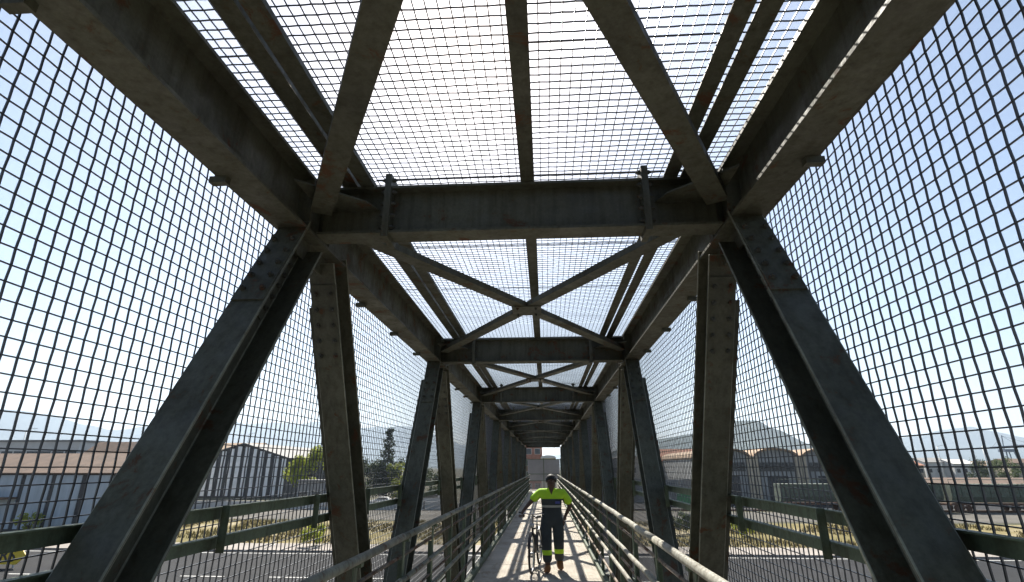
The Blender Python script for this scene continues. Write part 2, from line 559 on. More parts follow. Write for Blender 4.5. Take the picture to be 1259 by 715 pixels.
# ------------------------------------------------------------------ handrails
for s, side in ((-1, 'left'), (1, 'right')):
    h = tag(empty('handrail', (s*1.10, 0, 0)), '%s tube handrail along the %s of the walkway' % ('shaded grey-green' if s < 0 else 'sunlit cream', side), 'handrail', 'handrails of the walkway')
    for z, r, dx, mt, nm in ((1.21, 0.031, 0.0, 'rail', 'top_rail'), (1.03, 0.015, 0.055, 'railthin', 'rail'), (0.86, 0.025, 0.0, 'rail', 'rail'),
                             (0.66, 0.014, 0.055, 'railthin', 'rail'), (0.58, 0.025, 0.0, 'rail', 'rail'), (0.34, 0.018, 0.0, 'railthin', 'rail')):
        for k in range(9):
            ya = Y0+k*5.85; yb = min(ya+5.846, Y1)
            if ya > Y1: break
            pts = []
            for q in range(9):
                t = q/8
                pts.append((s*dx+random.uniform(-0.004, 0.004), ya+(yb-ya)*t, z+random.uniform(-0.004, 0.004)))
            b = MB(); b.tube(pts, r, 10)
            b.build(nm, M[mt if s > 0 else {'rail': 'railshade', 'railthin': 'railthinshade'}[mt]], h, smooth=True)  # left rails take the copies with shade in the colour
    for k in range(40):
        y = -5.2+k*1.3
        if y > Y1: break
        b = MB()
        b.box((s*0.033, y-0.035, -0.24), (s*0.043, y+0.035, 1.19)); b.box((s*0.0435, y-0.0045, -0.24), (s*0.085, y+0.0045, 1.0))
        b.build('post', M['steel2'], h)
        for z in (1.165, 0.86, 0.58):
            b = MB(); b.box((s*-0.012, y-0.03, z-0.012), (s*0.0325, y+0.03, z+0.012))
            b.build('clamp', M['steel2'], h)
# ------------------------------------------------------------------ the place around the bridge
def at(px, py, Y):
    """point of the place seen at photograph pixel (px, py) that lies at distance Y along the bridge"""
    d = fwd*640.0+rgt*(px-629.5)-upv*(py-357.5)
    return EYE+d*((Y-EYE.y)/d.y)
def gx(px, Y): return at(px, 600, Y).x
def gz(py, px, Y): return at(px, py, Y).z

def mat_ground(name, stops, scale, rough=0.95, detail=6, bmp=0.4, mapping=None, fine=40.0):
    m, nt, p = new_mat(name)
    n = noise_node(nt, scale, detail, 0.65, mapping, 0.3)
    n2 = noise_node(nt, fine, 3, 0.7)
    c = ramp(nt, n.outputs[0], stops).outputs[0]
    f = ramp(nt, n2.outputs[0], [(0.3, (0.78,)*3), (0.7, (1.18,)*3)]).outputs[0]
    nt.links.new(mixc(nt, 1.0, c, f, 'MULTIPLY'), p.inputs['Base Color'])
    p.inputs['Roughness'].default_value = rough
    p.inputs['Specular IOR Level'].default_value = 0.1
    bump(nt, p, n2.outputs[0], bmp, 0.02)
    return m
M['ground'] = mat_ground('dusty_ground', [(0.3, (0.05, 0.055, 0.03)), (0.5, (0.09, 0.085, 0.055)), (0.7, (0.14, 0.125, 0.09))], 0.02, fine=0.6)
M['asphalt'] = mat_ground('asphalt', [(0.3, (0.018, 0.019, 0.021)), (0.7, (0.032, 0.033, 0.035))], 0.25, 0.9, fine=20)
M['pave'] = mat_ground('pavement_concrete', [(0.3, (0.22, 0.20, 0.18)), (0.7, (0.34, 0.31, 0.28))], 0.5, fine=8)
M['yard'] = mat_ground('yard_ground', [(0.3, (0.07, 0.068, 0.06)), (0.7, (0.15, 0.14, 0.125))], 0.09, fine=2)
M['drygrass'] = mat_ground('dry_grass_ground', [(0.25, (0.09, 0.085, 0.03)), (0.5, (0.17, 0.14, 0.06)), (0.72, (0.34, 0.30, 0.22))], 0.16, fine=3)
M['ballast'] = mat_ground('ballast', [(0.3, (0.10, 0.09, 0.08)), (0.7, (0.17, 0.15, 0.13))], 0.7, fine=9)
M['white_line'] = mat_simple('road_paint', (0.6, 0.6, 0.57), 0.8, 0, 0.2, 3)
M['bluewall'] = mat_simple('pale_blue_sheet', (0.34, 0.40, 0.46), 0.6, 0, 0.15, 0.5, mapping=(3, 3, 0.5))
M['greywall'] = mat_simple('grey_wall', (0.28, 0.28, 0.27), 0.8, 0, 0.2, 0.4)
M['palewall'] = mat_simple('off_white_wall', (0.55, 0.54, 0.51), 0.8, 0, 0.12, 0.5)
M['cream'] = mat_simple('cream_wall', (0.45, 0.38, 0.28), 0.85, 0, 0.15, 0.5)
M['darkwall'] = mat_simple('dark_sheet', (0.04, 0.04, 0.043), 0.7, 0, 0.2, 0.5)
M['whitestrip'] = mat_simple('white_strip', (0.82, 0.82, 0.82), 0.6, 0, 0.15, 0.6)
M['rooftile'] = mat_simple('brown_roof', (0.115, 0.075, 0.052), 0.9, 0, 0.3, 0.8)
M['tanroof'] = mat_simple('tan_roof', (0.27, 0.185, 0.115), 0.9, 0, 0.2, 0.6)
M['orangeroof'] = mat_simple('orange_tile', (0.30, 0.13, 0.075), 0.9, 0, 0.25, 1.0)
M['greyroof'] = mat_simple('fibre_roof', (0.22, 0.215, 0.205), 0.9, 0, 0.25, 0.6)
M['brick'] = mat_simple('red_brick', (0.30, 0.13, 0.085), 0.9, 0, 0.2, 1.5)
M['glass'] = mat_simple('dark_glass', (0.03, 0.035, 0.04), 0.12, 0, 0.2, 1.0, spec=0.6)
M['wagon'] = mat_paint('wagon_paint', (0.10, 0.13, 0.10), 0.55, 0.7)
M['rust'] = mat_simple('rusty_steel', (0.12, 0.06, 0.035), 0.85, 0, 0.3, 4)
M['metalpole'] = mat_simple('galvanised_pole', (0.45, 0.45, 0.43), 0.5, 0.3, 0.1, 3)
M['bark'] = mat_simple('bark', (0.10, 0.075, 0.05), 0.95, 0, 0.3, 5, bmp=0.5)
M['yellow'] = mat_simple('yellow_sign', (0.72, 0.50, 0.03), 0.5, 0, 0.08, 2)
M['black'] = mat_simple('black_paint', (0.02, 0.02, 0.02), 0.5, 0, 0.1, 2)
M['carwhite'] = mat_simple('white_car_paint', (0.72, 0.72, 0.70), 0.25, 0, 0.03, 2, spec=0.6)
M['carred'] = mat_simple('red_car_paint', (0.45, 0.04, 0.03), 0.25, 0, 0.05, 2, spec=0.6)
M['carsilver'] = mat_simple('silver_car_paint', (0.42, 0.43, 0.44), 0.28, 0.4, 0.03, 2, spec=0.6)
M['tyre'] = mat_simple('tyre_rubber', (0.022, 0.022, 0.022), 0.85, 0, 0.2, 8)
M['chrome'] = mat_simple('bare_metal', (0.55, 0.55, 0.55), 0.3, 0.9, 0.05, 8)
M['greenboard'] = mat_simple('green_board', (0.05, 0.22, 0.09), 0.6, 0, 0.1, 2)

# ---- ground sheet, road, pavement, verge
def sheet(name, x0, x1, y0, y1, z, mat, nx=1, ny=1):
    b = MB()
    for i in range(nx):
        for j in range(ny):
            xa, xb = x0+(x1-x0)*i/nx, x0+(x1-x0)*(i+1)/nx
            ya, yb = y0+(y1-y0)*j/ny, y0+(y1-y0)*(j+1)/ny
            b.add([(xa, ya, z), (xb, ya, z), (xb, yb, z), (xa, yb, z)], [(0, 1, 2, 3)])
    return tag(b.build(name, mat), kind='structure')
sheet('ground', -11500, 11500, -11500, 11500, GZ, M['ground'])
sheet('rail_yard', -400, 400, -30, 24, GZ+0.004, M['ballast'])
sheet('road', -400, 400, 27, 47.5, GZ+0.008, M['asphalt'])
sheet('back_road', -400, 400, 97, 113, GZ+0.008, M['asphalt'])
sheet('dry_verge', -400, 400, 51.6, 74, GZ+0.012, M['drygrass'])
sheet('concrete_yard', -400, 400, 76, 92, GZ+0.008, M['yard'])
b = MB()
for k in range(-40, 40):
    b.box((k*6.0, 37.0, GZ+0.012), (k*6.0+3.0, 37.15, GZ+0.0125))
for y in (27.5, 46.6):
    b.box((-300, y, GZ+0.012), (300, y+0.15, GZ+0.0125))
for y in (98, 112):
    b.box((-300, y, GZ+0.012), (300, y+0.15, GZ+0.0125))
tag(b.build('road_markings', M['white_line']), kind='structure')
pav = tag(empty('pavement', (0, 49, GZ)), kind='structure')
for k in range(-20, 20):
    b = MB(); b.box((k*5.0, -1.35, 0), (k*5.0+4.98, 2.6, 0.13)); b.build('paving_slab', M['pave'], pav)
for k in range(-100, 100):
    b = MB(); b.box((k*1.0, -1.5, 0), (k*1.0+0.985, -1.36, 0.145)); b.build('kerb_stone', M['pave'], pav)
kerb2 = tag(empty('kerb', (0, 97, GZ)), kind='structure')
for k in range(-60, 60):
    b = MB(); b.box((k*2.0, -0.3, 0), (k*2.0+1.98, 0, 0.13)); b.build('kerb_stone', M['pave'], kerb2)

# dry grass blades on the verge
def blades(name, n, x0, x1, y0, y1, h0, h1, mat, label):
    b = MB(); rnd = random.Random(5)
    for _ in range(n):
        x, y = rnd.uniform(x0, x1), rnd.uniform(y0, y1)
        if mnoise.noise(Vector((x*0.16, y*0.16, 2.0))) < -0.12: continue
        a = rnd.uniform(0, math.pi); h = rnd.uniform(h0, h1); w = rnd.uniform(0.03, 0.08)
        dx, dy = math.cos(a)*w, math.sin(a)*w
        lx, ly = rnd.uniform(-0.15, 0.15), rnd.uniform(-0.15, 0.15)
        z = GZ+0.012
        b.add([(x-dx, y-dy, z), (x+dx, y+dy, z), (x+lx, y+ly, z+h)], [(0, 1, 2)])
    return tag(b.build(name, mat), label, 'grass', kind='stuff')
M['blade'] = mat_simple('straw_blades', (0.22, 0.18, 0.07), 0.9, 0, 0.35, 0.5)
blades('dry_grass', 26000, -48, 52, 52, 73.5, 0.15, 0.5, M['blade'], 'dry yellow grass on the verge beyond the road')

# ---- hills
def hills(name, prof, r, depth, mat, seed, peakpos=0.5):
    azs = [-75+k*0.5 for k in range(301)]
    nr = 14
    vs, fs = [], []
    def hh(az):
        for (a0, e0), (a1, e1) in zip(prof, prof[1:]):
            if a0 <= az <= a1:
                t = (az-a0)/(a1-a0); t = t*t*(3-2*t)
                return e0+(e1-e0)*t
        return prof[0][1] if az < prof[0][0] else prof[-1][1]
    for j in range(nr):
        t = j/(nr-1)
        rr = r-depth*0.5+depth*t
        env = math.sin(math.pi*min(1, t/(2*peakpos))/2 if t < peakpos else math.pi*(1-(t-peakpos)/(1-peakpos))/2)
        for az in azs:
            H = math.tan(R(hh(az)))*r
            x, y = math.sin(R(az))*rr, math.cos(R(az))*rr
            nz = mnoise.fractal(Vector((x/900.0+seed, y/900.0, seed)), 1.0, 2.1, 5)
            z = GZ-3+max(0.0, H*(env**1.2)*(1+0.16*nz)+(12*nz if env > 0.2 else 0))
            vs.append((x, y, z))
    n = len(azs)
    for j in range(nr-1):
        for i in range(n-1):
            fs.append((j*n+i, j*n+i+1, (j+1)*n+i+1, (j+1)*n+i))
    b = MB(); b.add(vs, fs)
    return tag(b.build(name, mat, smooth=True), kind='structure')
M['hill'] = mat_ground('wooded_hill', [(0.3, (0.022, 0.034, 0.024)), (0.7, (0.045, 0.058, 0.038))], 0.004, fine=0.03)
hills('far_hills', [(-75, 3.0), (-60, 3.6), (-47, 4.0), (-40, 3.3), (-36, 3.5), (-30, 4.2), (-20, 4.3), (-16, 4.0), (-12, 3.3), (-7, 2.4), (-1, 1.2), (5, 1.4), (12, 2.2), (22, 1.6), (28, 1.6), (33, 2.9), (37, 3.05), (40, 2.5), (50, 2.9), (75, 2.0)], 8200, 3000, M['hill'], 1.7)
hills('near_hills', [(-75, 0.2), (1, 0.2), (5, 1.0), (8, 2.3), (11, 2.9), (15, 3.3), (19, 4.3), (21, 4.2), (22.5, 3.4), (25.5, 2.1), (29, 1.2), (33, 0.5), (38, 0.2), (75, 0.2)], 3000, 1500, M['hill'], 4.3)

# ---- trees
def leaf_mat(name, c):
    m, nt, p = new_mat(name)
    n = noise_node(nt, 0.9, 4)
    r_ = ramp(nt, n.outputs[0], [(0.3, tuple(x*0.6 for x in c)), (0.7, tuple(x*1.35 for x in c))])
    nt.links.new(r_.outputs[0], p.inputs['Base Color'])
    p.inputs['Roughness'].default_value = 0.7
    tr = nt.nodes.new('ShaderNodeBsdfTranslucent')
    nt.links.new(r_.outputs[0], tr.inputs[0])
    mx = nt.nodes.new('ShaderNodeMixShader'); mx.inputs[0].default_value = 0.4
    nt.links.new(p.outputs[0], mx.inputs[1]); nt.links.new(tr.outputs[0], mx.inputs[2])
    nt.links.new(mx.outputs[0], nt.nodes['Material Output'].inputs[0])
    return m
M['leafdark'] = leaf_mat('dark_foliage', (0.045, 0.065, 0.025))
M['leafmid'] = leaf_mat('mid_foliage', (0.075, 0.105, 0.03))
M['leafyellow'] = leaf_mat('yellow_green_foliage', (0.30, 0.34, 0.035))

def tree(name, label, base, h, rx, rz, mat, n=2600, leaf=0.35, trunk_r=0.18, kind='round', cat='tree', group=None, seed=1):
    rnd = random.Random(seed)
    root = tag(empty(name, base), label, cat, group)
    b = MB()
    cz = h-rz
    b.tube([(0, 0, -0.1), (rnd.uniform(-.1, .1), rnd.uniform(-.1, .1), cz*0.5), (rnd.uniform(-.2, .2), 0, cz), (0, 0, h*0.93)], [trunk_r, trunk_r*0.8, trunk_r*0.55, trunk_r*0.12], 7)
    clumps = []
    nc = 16 if kind != 'pine' else 22
    for k in range(nc):
        if kind == 'pine':
            t = k/nc
            zz = h*0.22+(h*0.78)*t
            rr = rx*(1-t)**0.7*rnd.uniform(0.5, 1.0)+0.1
            a = k*2.4
            c = Vector((math.cos(a)*rr*0.75, math.sin(a)*rr*0.75, zz-0.05*h*(1-t)))
            cr = (0.35+0.35*(1-t))*rx*0.75
        else:
            while True:
                v = Vector((rnd.uniform(-1, 1), rnd.uniform(-1, 1), rnd.uniform(-1, 1)))
                if 0.25 < v.length < 0.95: break
            c = Vector((v.x*rx, v.y*rx, cz+v.z*rz)); cr = rnd.uniform(0.28, 0.5)*min(rx, rz)
        clumps.append((c, cr))
        st = Vector((0, 0, min(max(c.z-rx*0.5, h*0.18), h*0.9)))
        b.tube([st, (st+c)/2+Vector((0, 0, 0.1)), c], [trunk_r*0.35, trunk_r*0.22, trunk_r*0.08], 5)
    b.build('trunk', M['bark'], root, smooth=True)
    b = MB()
    for k in range(n):
        c, cr = clumps[rnd.randrange(len(clumps))]
        v = Vector((rnd.gauss(0, 1), rnd.gauss(0, 1), rnd.gauss(0, 0.8))).normalized()*(rnd.random()**0.45)*cr
        p = c+v
        nrm = (v.normalized()+Vector((rnd.uniform(-1, 1), rnd.uniform(-1, 1), rnd.uniform(-0.5, 1.2)))).normalized()
        a = nrm.orthogonal().normalized(); t = rnd.uniform(0, 6.28)
        u = a*math.cos(t)+nrm.cross(a)*math.sin(t); w = nrm.cross(u)
        s = leaf*rnd.uniform(0.6, 1.3)
        b.add([p-u*s*0.5, p+w*s*0.28, p+u*s*0.6, p-w*s*0.28], [(0, 1, 2, 3)])
    b.build('crown', mat, root)
    return root

# ---- buildings
def building(name, label, x0, x1, y0, y1, ztop, wall, roofm, rise=1.5, roof='gable_x', win=None, cat='building', group=None, dirs=None, over=0.4):
    """walls from the ground to ztop; ridge along x ('gable_x'), along y ('gable_y') or flat; win=(cols,rows,w,h,zoff)"""
    cx, cy = (x0+x1)/2, (y0+y1)/2
    root = tag(empty(name, (cx, cy, GZ)), label, cat, group)
    hx, hy, H = (x1-x0)/2, (y1-y0)/2, ztop-GZ
    b = MB()
    if roof == 'gable_y':
        prof = [(-hx, 0), (hx, 0), (hx, H), (0, H+rise), (-hx, H)]
        b.prism(prof, (0, hy, 0), (0, -hy, 0), XV, ZV)
    elif roof == 'gable_x':
        prof = [(-hy, 0), (hy, 0), (hy, H), (0, H+rise), (-hy, H)]
        b.prism(prof, (-hx, 0, 0), (hx, 0, 0), YV, ZV)
    else:
        b.box((-hx, -hy, 0), (hx, hy, H))
    b.build('wall', wall, root, fix=True)
    b = MB(); t = 0.14
    if roof == 'gable_y':
        for s in (-1, 1):
            e = (hx+over)/hx
            b.prism([(0, H+rise+0.02), (s*hx*e, H+rise-rise*e+0.02), (s*hx*e, H+rise-rise*e+0.02+t), (0, H+rise+0.02+t)], (0, hy+over, 0), (0, -hy-over, 0), XV, ZV)
    elif roof == 'gable_x':
        for s in (-1, 1):
            e = (hy+over)/hy
            b.prism([(0, H+rise+0.02), (s*hy*e, H+rise-rise*e+0.02), (s*hy*e, H+rise-rise*e+0.02+t), (0, H+rise+0.02+t)], (-hx-over, 0, 0), (hx+over, 0, 0), YV, ZV)
    else:
        b.box((-hx-0.15, -hy-0.15, H+0.002), (hx+0.15, hy+0.15, H+0.35))
    b.build('roof', roofm, root, fix=True)
    if win:
        cols, rows, w, h, zo, zs = win
        for i in range(cols):
            for j in range(rows):
                x = -hx+(i+0.5)*2*hx/cols; z = zo+j*zs
                b = MB(); b.box((x-w/2-0.08, -hy-0.06, z-0.08), (x+w/2+0.08, -hy-0.003, z+h+0.08))
                f_ = b.build('window', M['palewall'], root)
                b = MB(); b.box((x-w/2, -hy-0.075, z), (x+w/2, -hy-0.062, z+h)); b.build('pane', M['glass'], f_)
    return root

# pale blue warehouse beyond the road, far left
Yb = 60.0
xr = gx(138, Yb)
bw = building('warehouse', 'long pale blue sheet warehouse with dark columns and brown roof, far left', xr-62, xr, Yb, Yb+11, gz(581, 60, Yb), M['darkwall'], M['rooftile'], 2.1, 'gable_x')
Hb = gz(581, 60, Yb)-GZ
for k in range(17):
    x = -31+k*3.65
    b = MB(); b.box((x+0.35, -5.60, 0.25), (x+3.45, -5.504, Hb-0.25)); b.build('wall_panel', M['bluewall'], bw)
b = MB(); b.box((-31, -7.1, Hb-2.8), (20, -5.61, Hb-2.6)); b.build('awning', M['rooftile'], bw)
building('depot', 'grey and white depot block showing above the pale blue warehouse', gx(-60, 96), gx(84, 96), 96, 112, gz(543, 40, 96), M['palewall'], M['greyroof'], 0, 'flat', (9, 1, 2.2, 1.6, 8.0, 1))
building('shed', 'low shed with wide brown roof behind the pale blue warehouse', gx(88, 90), gx(158, 90), 90, 98, gz(562, 130, 90), M['greywall'], M['rooftile'], 2.6, 'gable_x', (6, 1, 1.6, 1.3, 3.0, 1))
building('long_shed', 'distant long building with tan roof behind the striped warehouse', gx(225, 172), gx(300, 172), 172, 190, gz(556, 270, 172), M['cream'], M['tanroof'], 3.2, 'gable_x')
# striped gable warehouse
Ys = 128.0
sx0, sx1 = gx(236, Ys), gx(350, Ys)
se, sr = gz(563, 300, Ys), gz(545, 300, Ys)
st = building('warehouse', 'gabled warehouse front with upright white strips on dark sheeting', sx0, sx1, Ys, Ys+45, se, M['darkwall'], M['greyroof'], sr-se, 'gable_y', over=0.5)
hw = (sx1-sx0)/2; n = 12
for k in range(n):
    x = -hw+(k+0.5)*2*hw/n
    top = (se-GZ)+(sr-se)*(1-abs(x)/hw)-0.4
    b = MB(); b.box((x-0.5, -22.68, 0.3), (x+0.5, -22.504, top)); b.build('wall_strip', M['whitestrip'], st)
building('kiosk', 'small grey kiosk with dark opening beside the yellow-green tree', gx(366, 104), gx(398, 104), 104, 108, gz(592, 380, 104), M['greywall'], M['greyroof'], 0, 'flat', (2, 1, 1.6, 1.3, 1.0, 1))
wallL = tag(empty('boundary_wall', (0, 93, GZ)), 'low pale concrete boundary wall across the yard on the left', 'wall')
for k in range(20):
    x = -100+k*4.2
    b = MB(); b.box((x, 0, 0), (x+4.0, 0.2, 1.3)); b.build('wall_panel', M['palewall'], wallL)
    b = MB(); b.box((x-0.19, -0.06, 0), (x-0.01, 0.26, 1.45)); b.build('wall_pier', M['pave'], wallL)

tree('tree', 'bright yellow-green tree to the right of the striped warehouse', at(378, 612, 112).xy.to_3d()+Vector((0, 0, GZ)), 10.2, 5.2, 4.4, M['leafyellow'], 5000, 0.5, 0.2, seed=3)
tree('tree', 'dark leafy tree between striped warehouse and yellow-green tree', Vector((gx(352, 150), 150, GZ)), 11.5, 4.0, 4.2, M['leafmid'], 3000, 0.5, 0.25, seed=4)
tree('tree', 'dark green tree right of the yellow-green tree, against the steel post', Vector((gx(412, 160), 160, GZ)), 12.0, 5.0, 4.6, M['leafdark'], 3000, 0.5, 0.25, seed=14)
tree('conifer', 'tall thin ragged conifer standing above the bushes', Vector((gx(474, 118), 118, GZ)), 15.2, 2.6, 6, M['leafdark'], 2600, 0.45, 0.2, 'pine', seed=5)
tree('bush', 'dark rounded bush at the foot of the conifer', Vector((gx(455, 116), 116, GZ)), 9.0, 4.6, 4.2, M['leafdark'], 3600, 0.45, 0.15, cat='bush', seed=6)
tree('bush', 'broad dark bush hiding the conifer trunk', Vector((gx(474, 114), 114.5, GZ)), 9.0, 4.4, 4.0, M['leafdark'], 3600, 0.45, 0.15, cat='bush', seed=16)
tree('bush', 'yellow-green bush right of the conifer', Vector((gx(492, 113), 113, GZ)), 7.4, 4.2, 3.2, M['leafyellow'], 3600, 0.42, 0.12, cat='bush', seed=7)
tree('bush', 'dark bush right of the yellow-green bush, behind the steel diagonal', Vector((gx(530, 124), 124, GZ)), 6.6, 4.2, 2.8, M['leafmid'], 2400, 0.45, 0.12, cat='bush', seed=8)
tree('shrub', 'small bright shrub beside the dark road, lower left', Vector((gx(352, 43.5), 50.2, GZ+0.13)), 2.0, 1.1, 0.95, M['leafyellow'], 900, 0.22, 0.06, cat='shrub', seed=9)
tree('shrub', 'small shrub against the pale blue warehouse wall', Vector((gx(48, 58.2), 58.2, GZ)), 2.5, 1.2, 1.1, M['leafyellow'], 900, 0.24, 0.06, cat='shrub', seed=10)

# ---- cars
def car(label, loc, rz, paint, van=False):
    root = tag(empty('parked_car', loc, rz), label, 'car', 'cars parked on the back road')
    L, W_ = 4.2, 0.84
    if van: prof = [(-2.3, 0.35), (2.25, 0.35), (2.3, 0.95), (1.7, 1.2), (1.2, 1.95), (-2.2, 2.0), (-2.3, 1.0)]
    else: prof = [(-2.1, 0.35), (2.05, 0.35), (2.1, 0.72), (1.95, 0.86), (1.0, 0.98), (0.3, 1.46), (-1.1, 1.48), (-1.75, 1.02), (-2.08, 0.96)]
    b = MB(); b.prism([(x, z) for x, z in prof], (0, -W_, 0), (0, W_, 0), XV, ZV)
    body = b.build('body', paint, root, fix=True)
    mod = body.modifiers.new('bevel', 'BEVEL'); mod.width = 0.09; mod.segments = 2
    gp = [(1.05, 1.24), (1.0, 1.8), (-1.6, 1.82), (-1.6, 1.2)] if van else [(0.78, 1.02), (0.25, 1.38), (-1.05, 1.40), (-1.5, 1.04)]
    for s in (-1, 1):
        b = MB(); b.prism(gp, (0, s*(W_-0.02), 0), (0, s*(W_+0.006), 0), XV, ZV); b.build('window', M['glass'], root, fix=True)
    wp = [(1.70, 1.22), (1.22, 1.90)] if van else [(0.98, 1.0), (0.36, 1.42)]
    (xa, za), (xb, zb) = wp
    nn = Vector((za-zb, 0, xa-xb)).normalized()*-1
    b = MB(); b.add([(xa+0.02, -0.66, za+0.02), (xa+0.02, 0.66, za+0.02), (xb+0.02, 0.58, zb+0.02), (xb+0.02, -0.58, zb+0.02)], [(0, 1, 2, 3)])
    b.build('windscreen', M['glass'], root)
    for x in (-1.3, 1.3):
        for s in (-1, 1):
            b = MB(); b.tube([(x, s*(W_-0.16), 0.32), (x, s*(W_+0.03), 0.32)], 0.32, 16); w_ = b.build('wheel', M['tyre'], root)
            b = MB(); b.tube([(x, s*(W_+0.0305), 0.32), (x, s*(W_+0.038), 0.32)], 0.19, 12); b.build('rim', M['chrome'], w_)
    fx = 2.26 if van else 2.06
    for s in (-1, 1):
        b = MB(); b.box((fx, s*0.45, 0.66), (fx+0.06, s*0.74, 0.80)); b.build('headlight', M['palewall'], root)
        b = MB(); b.box((-fx-0.06, s*0.55, 0.75), (-fx, s*0.76, 0.92)); b.build('tail_light', M['carred'], root)
    return root
car('white hatchback parked in front of the yellow-green bush', (gx(470, 104), 104, GZ+0.01), R(180), M['carwhite'])
car('red car parked just right of the white hatchback', (gx(497, 105), 105, GZ+0.01), R(180), M['carred'])
car('white van parked behind the second left diagonal', (gx(533, 106), 106, GZ+0.01), R(0), M['carwhite'], True)
car('silver car on the right, in front of the grey wall', (gx(815, 104), 104, GZ+0.01), R(180), M['carsilver'])
car('white van on the right beside the green board', (gx(868, 102), 102, GZ+0.01), R(0), M['carwhite'], True)

# ---- poles and signs on the left
def pole(label, px, Y, h, r=0.06, arm=0.0, name='lamp_post', cat='lamp post', lean=0.0, base=None):
    root = tag(empty(name, (gx(px, Y), Y, GZ if base is None else base)), label, cat)
    b = MB(); b.tube([(0, 0, 0), (lean*0.5, 0, h*0.5), (lean, 0, h)], [r, r*0.85, r*0.6], 8); b.build('pole', M['metalpole'], root, smooth=True)
    b = MB(); b.box((-r*2, -r*2, 0), (r*2, r*2, 0.03)); b.build('base_plate', M['metalpole'], root)
    if arm:
        b = MB(); b.tube([(lean, 0, h-0.05), (lean+arm*0.6, 0, h+0.25), (lean+arm, 0, h+0.3)], r*0.5, 6); b.build('arm', M['metalpole'], root)
        b = MB(); b.prism([(-0.12, 0), (0.12, 0), (0.08, 0.1), (-0.08, 0.1)], (lean+arm-0.1, 0, h+0.25), (lean+arm+0.5, 0, h+0.28), YV, ZV); b.build('lamp_head', M['greywall'], root, fix=True)
    return root
pole('leaning pale post at the road edge, lower left behind the diagonal', 226, 46.8, 3.8, 0.07, 0, 'post', 'post', 0.5)
pole('short slim post on the pavement, seen through the left mesh', 345, 50.5, 2.6, 0.08, 0, 'bollard_post', 'post', 0.0, GZ+0.13)
pole('lamp post above the roofs on the far left', 12, 118, 15, 0.12, 2.0)
pole('lamp post behind the striped warehouse', 296, 178, 17.5, 0.14, 2.2)
pole('lamp post on the right beside the arched sheds', 806, 96, 9, 0.09, 1.6)
pole('lamp post before the white houses, far right', 1165, 150, 12, 0.12, 1.8)
pole('tall mast among the wagons on the right', 1222, 120, 11, 0.12, 0.0, 'mast', 'mast')

# yellow arrow board low by the road, far left
ab = tag(empty('arrow_sign', (at(12, 688, 39).x, 39.0, GZ)), 'yellow arrow-shaped board lettered RS by the road, bottom left corner', 'sign')
prof = [(-3.4, 0.25), (0.55, 0.25), (1.15, 0.85), (0.55, 1.45), (-3.4, 1.45)]
b = MB(); b.prism(prof, (0, 0.04, 0), (0, -0.04, 0), XV, ZV); b.build('board', M['yellow'], ab, fix=True)
for x in (-2.8, -1.0, 0.3):
    b = MB(); b.box((x-0.05, 0.045, 0), (x+0.05, 0.12, 1.3)); b.build('leg', M['metalpole'], ab)
def letters(txt, size, parent, loc, mat, name='lettering'):
    cu = bpy.data.curves.new(name, 'FONT'); cu.body = txt; cu.size = size; cu.extrude = 0.006; cu.align_x = 'CENTER'; cu.offset = 0.02
    to = bpy.data.objects.new(name, cu); col.objects.link(to)
    bpy.context.view_layer.update()
    me = bpy.data.meshes.new_from_object(to.evaluated_get(bpy.context.evaluated_depsgraph_get()))
    bpy.data.objects.remove(to)
    me.materials.clear(); me.materials.append(mat)
    o = bpy.data.objects.new(name, me); col.objects.link(o); o.parent = parent
    o.location = loc; o.rotation_euler = (R(90), 0, 0)
    return o
letters('RS', 1.15, ab, (-0.2, -0.05, 0.45), M['black'])

# ---- right side: arched sheds, wagons, houses, crane
def arched(label, x0, x1, Y, ztop, arch, depth=40):
    cx, hw = (x0+x1)/2, (x1-x0)/2
    root = tag(empty('arched_shed', (cx, Y, GZ)), label, 'warehouse', 'arched sheds beyond the wagons')
    H = ztop-arch-GZ
    pts = [(hw*math.cos(math.pi*k/12), H+arch*math.sin(math.pi*k/12)) for k in range(13)]
    b = MB(); b.prism([(-hw, 0), (hw, 0)]+pts, (0, depth, 0), (0, 0, 0), XV, ZV); b.build('wall', M['greywall'], root, fix=True)
    b = MB()
    for k in range(12):
        (xa, za), (xb, zb) = pts[k], pts[k+1]
        f_ = 1.035
        b.prism([(xa, za+0.01), (xa*f_, za+0.4), (xb*f_, zb+0.4), (xb, zb+0.01)], (0, depth+0.3, 0), (0, -0.5, 0), XV, ZV)
    b.build('roof', M['tanroof'], root, fix=True)
    for s in (-1, 1):
        b = MB(); b.box((s*(hw-0.55), -0.45, 0), (s*(hw+0.55), -0.003, H+0.5)); b.build('pilaster', M['cream'], root)
    b = MB(); b.box((-hw*0.45, -0.12, 0), (hw*0.45, -0.004, H*0.62)); b.build('door', M['darkwall'], root)
    for k in range(5):
        x = -hw*0.62+k*hw*0.31
        b = MB(); b.box((x-0.7, -0.08, H*0.72), (x+0.7, -0.004, H*0.92)); b.build('window', M['glass'], root)
    return root
Ya = 112.0
for (pa, pb, nm) in ((868, 926, 'grey shed with tan arched roof, left one of three on the right'), (932, 986, 'grey shed with tan arched roof, middle one of three on the right'), (992, 1052, 'grey shed with tan arched roof, right one of three, behind the diagonal')):
    arched(nm, gx(pa, Ya), gx(pb, Ya), Ya, gz(553, (pa+pb)/2, Ya), 1.7)

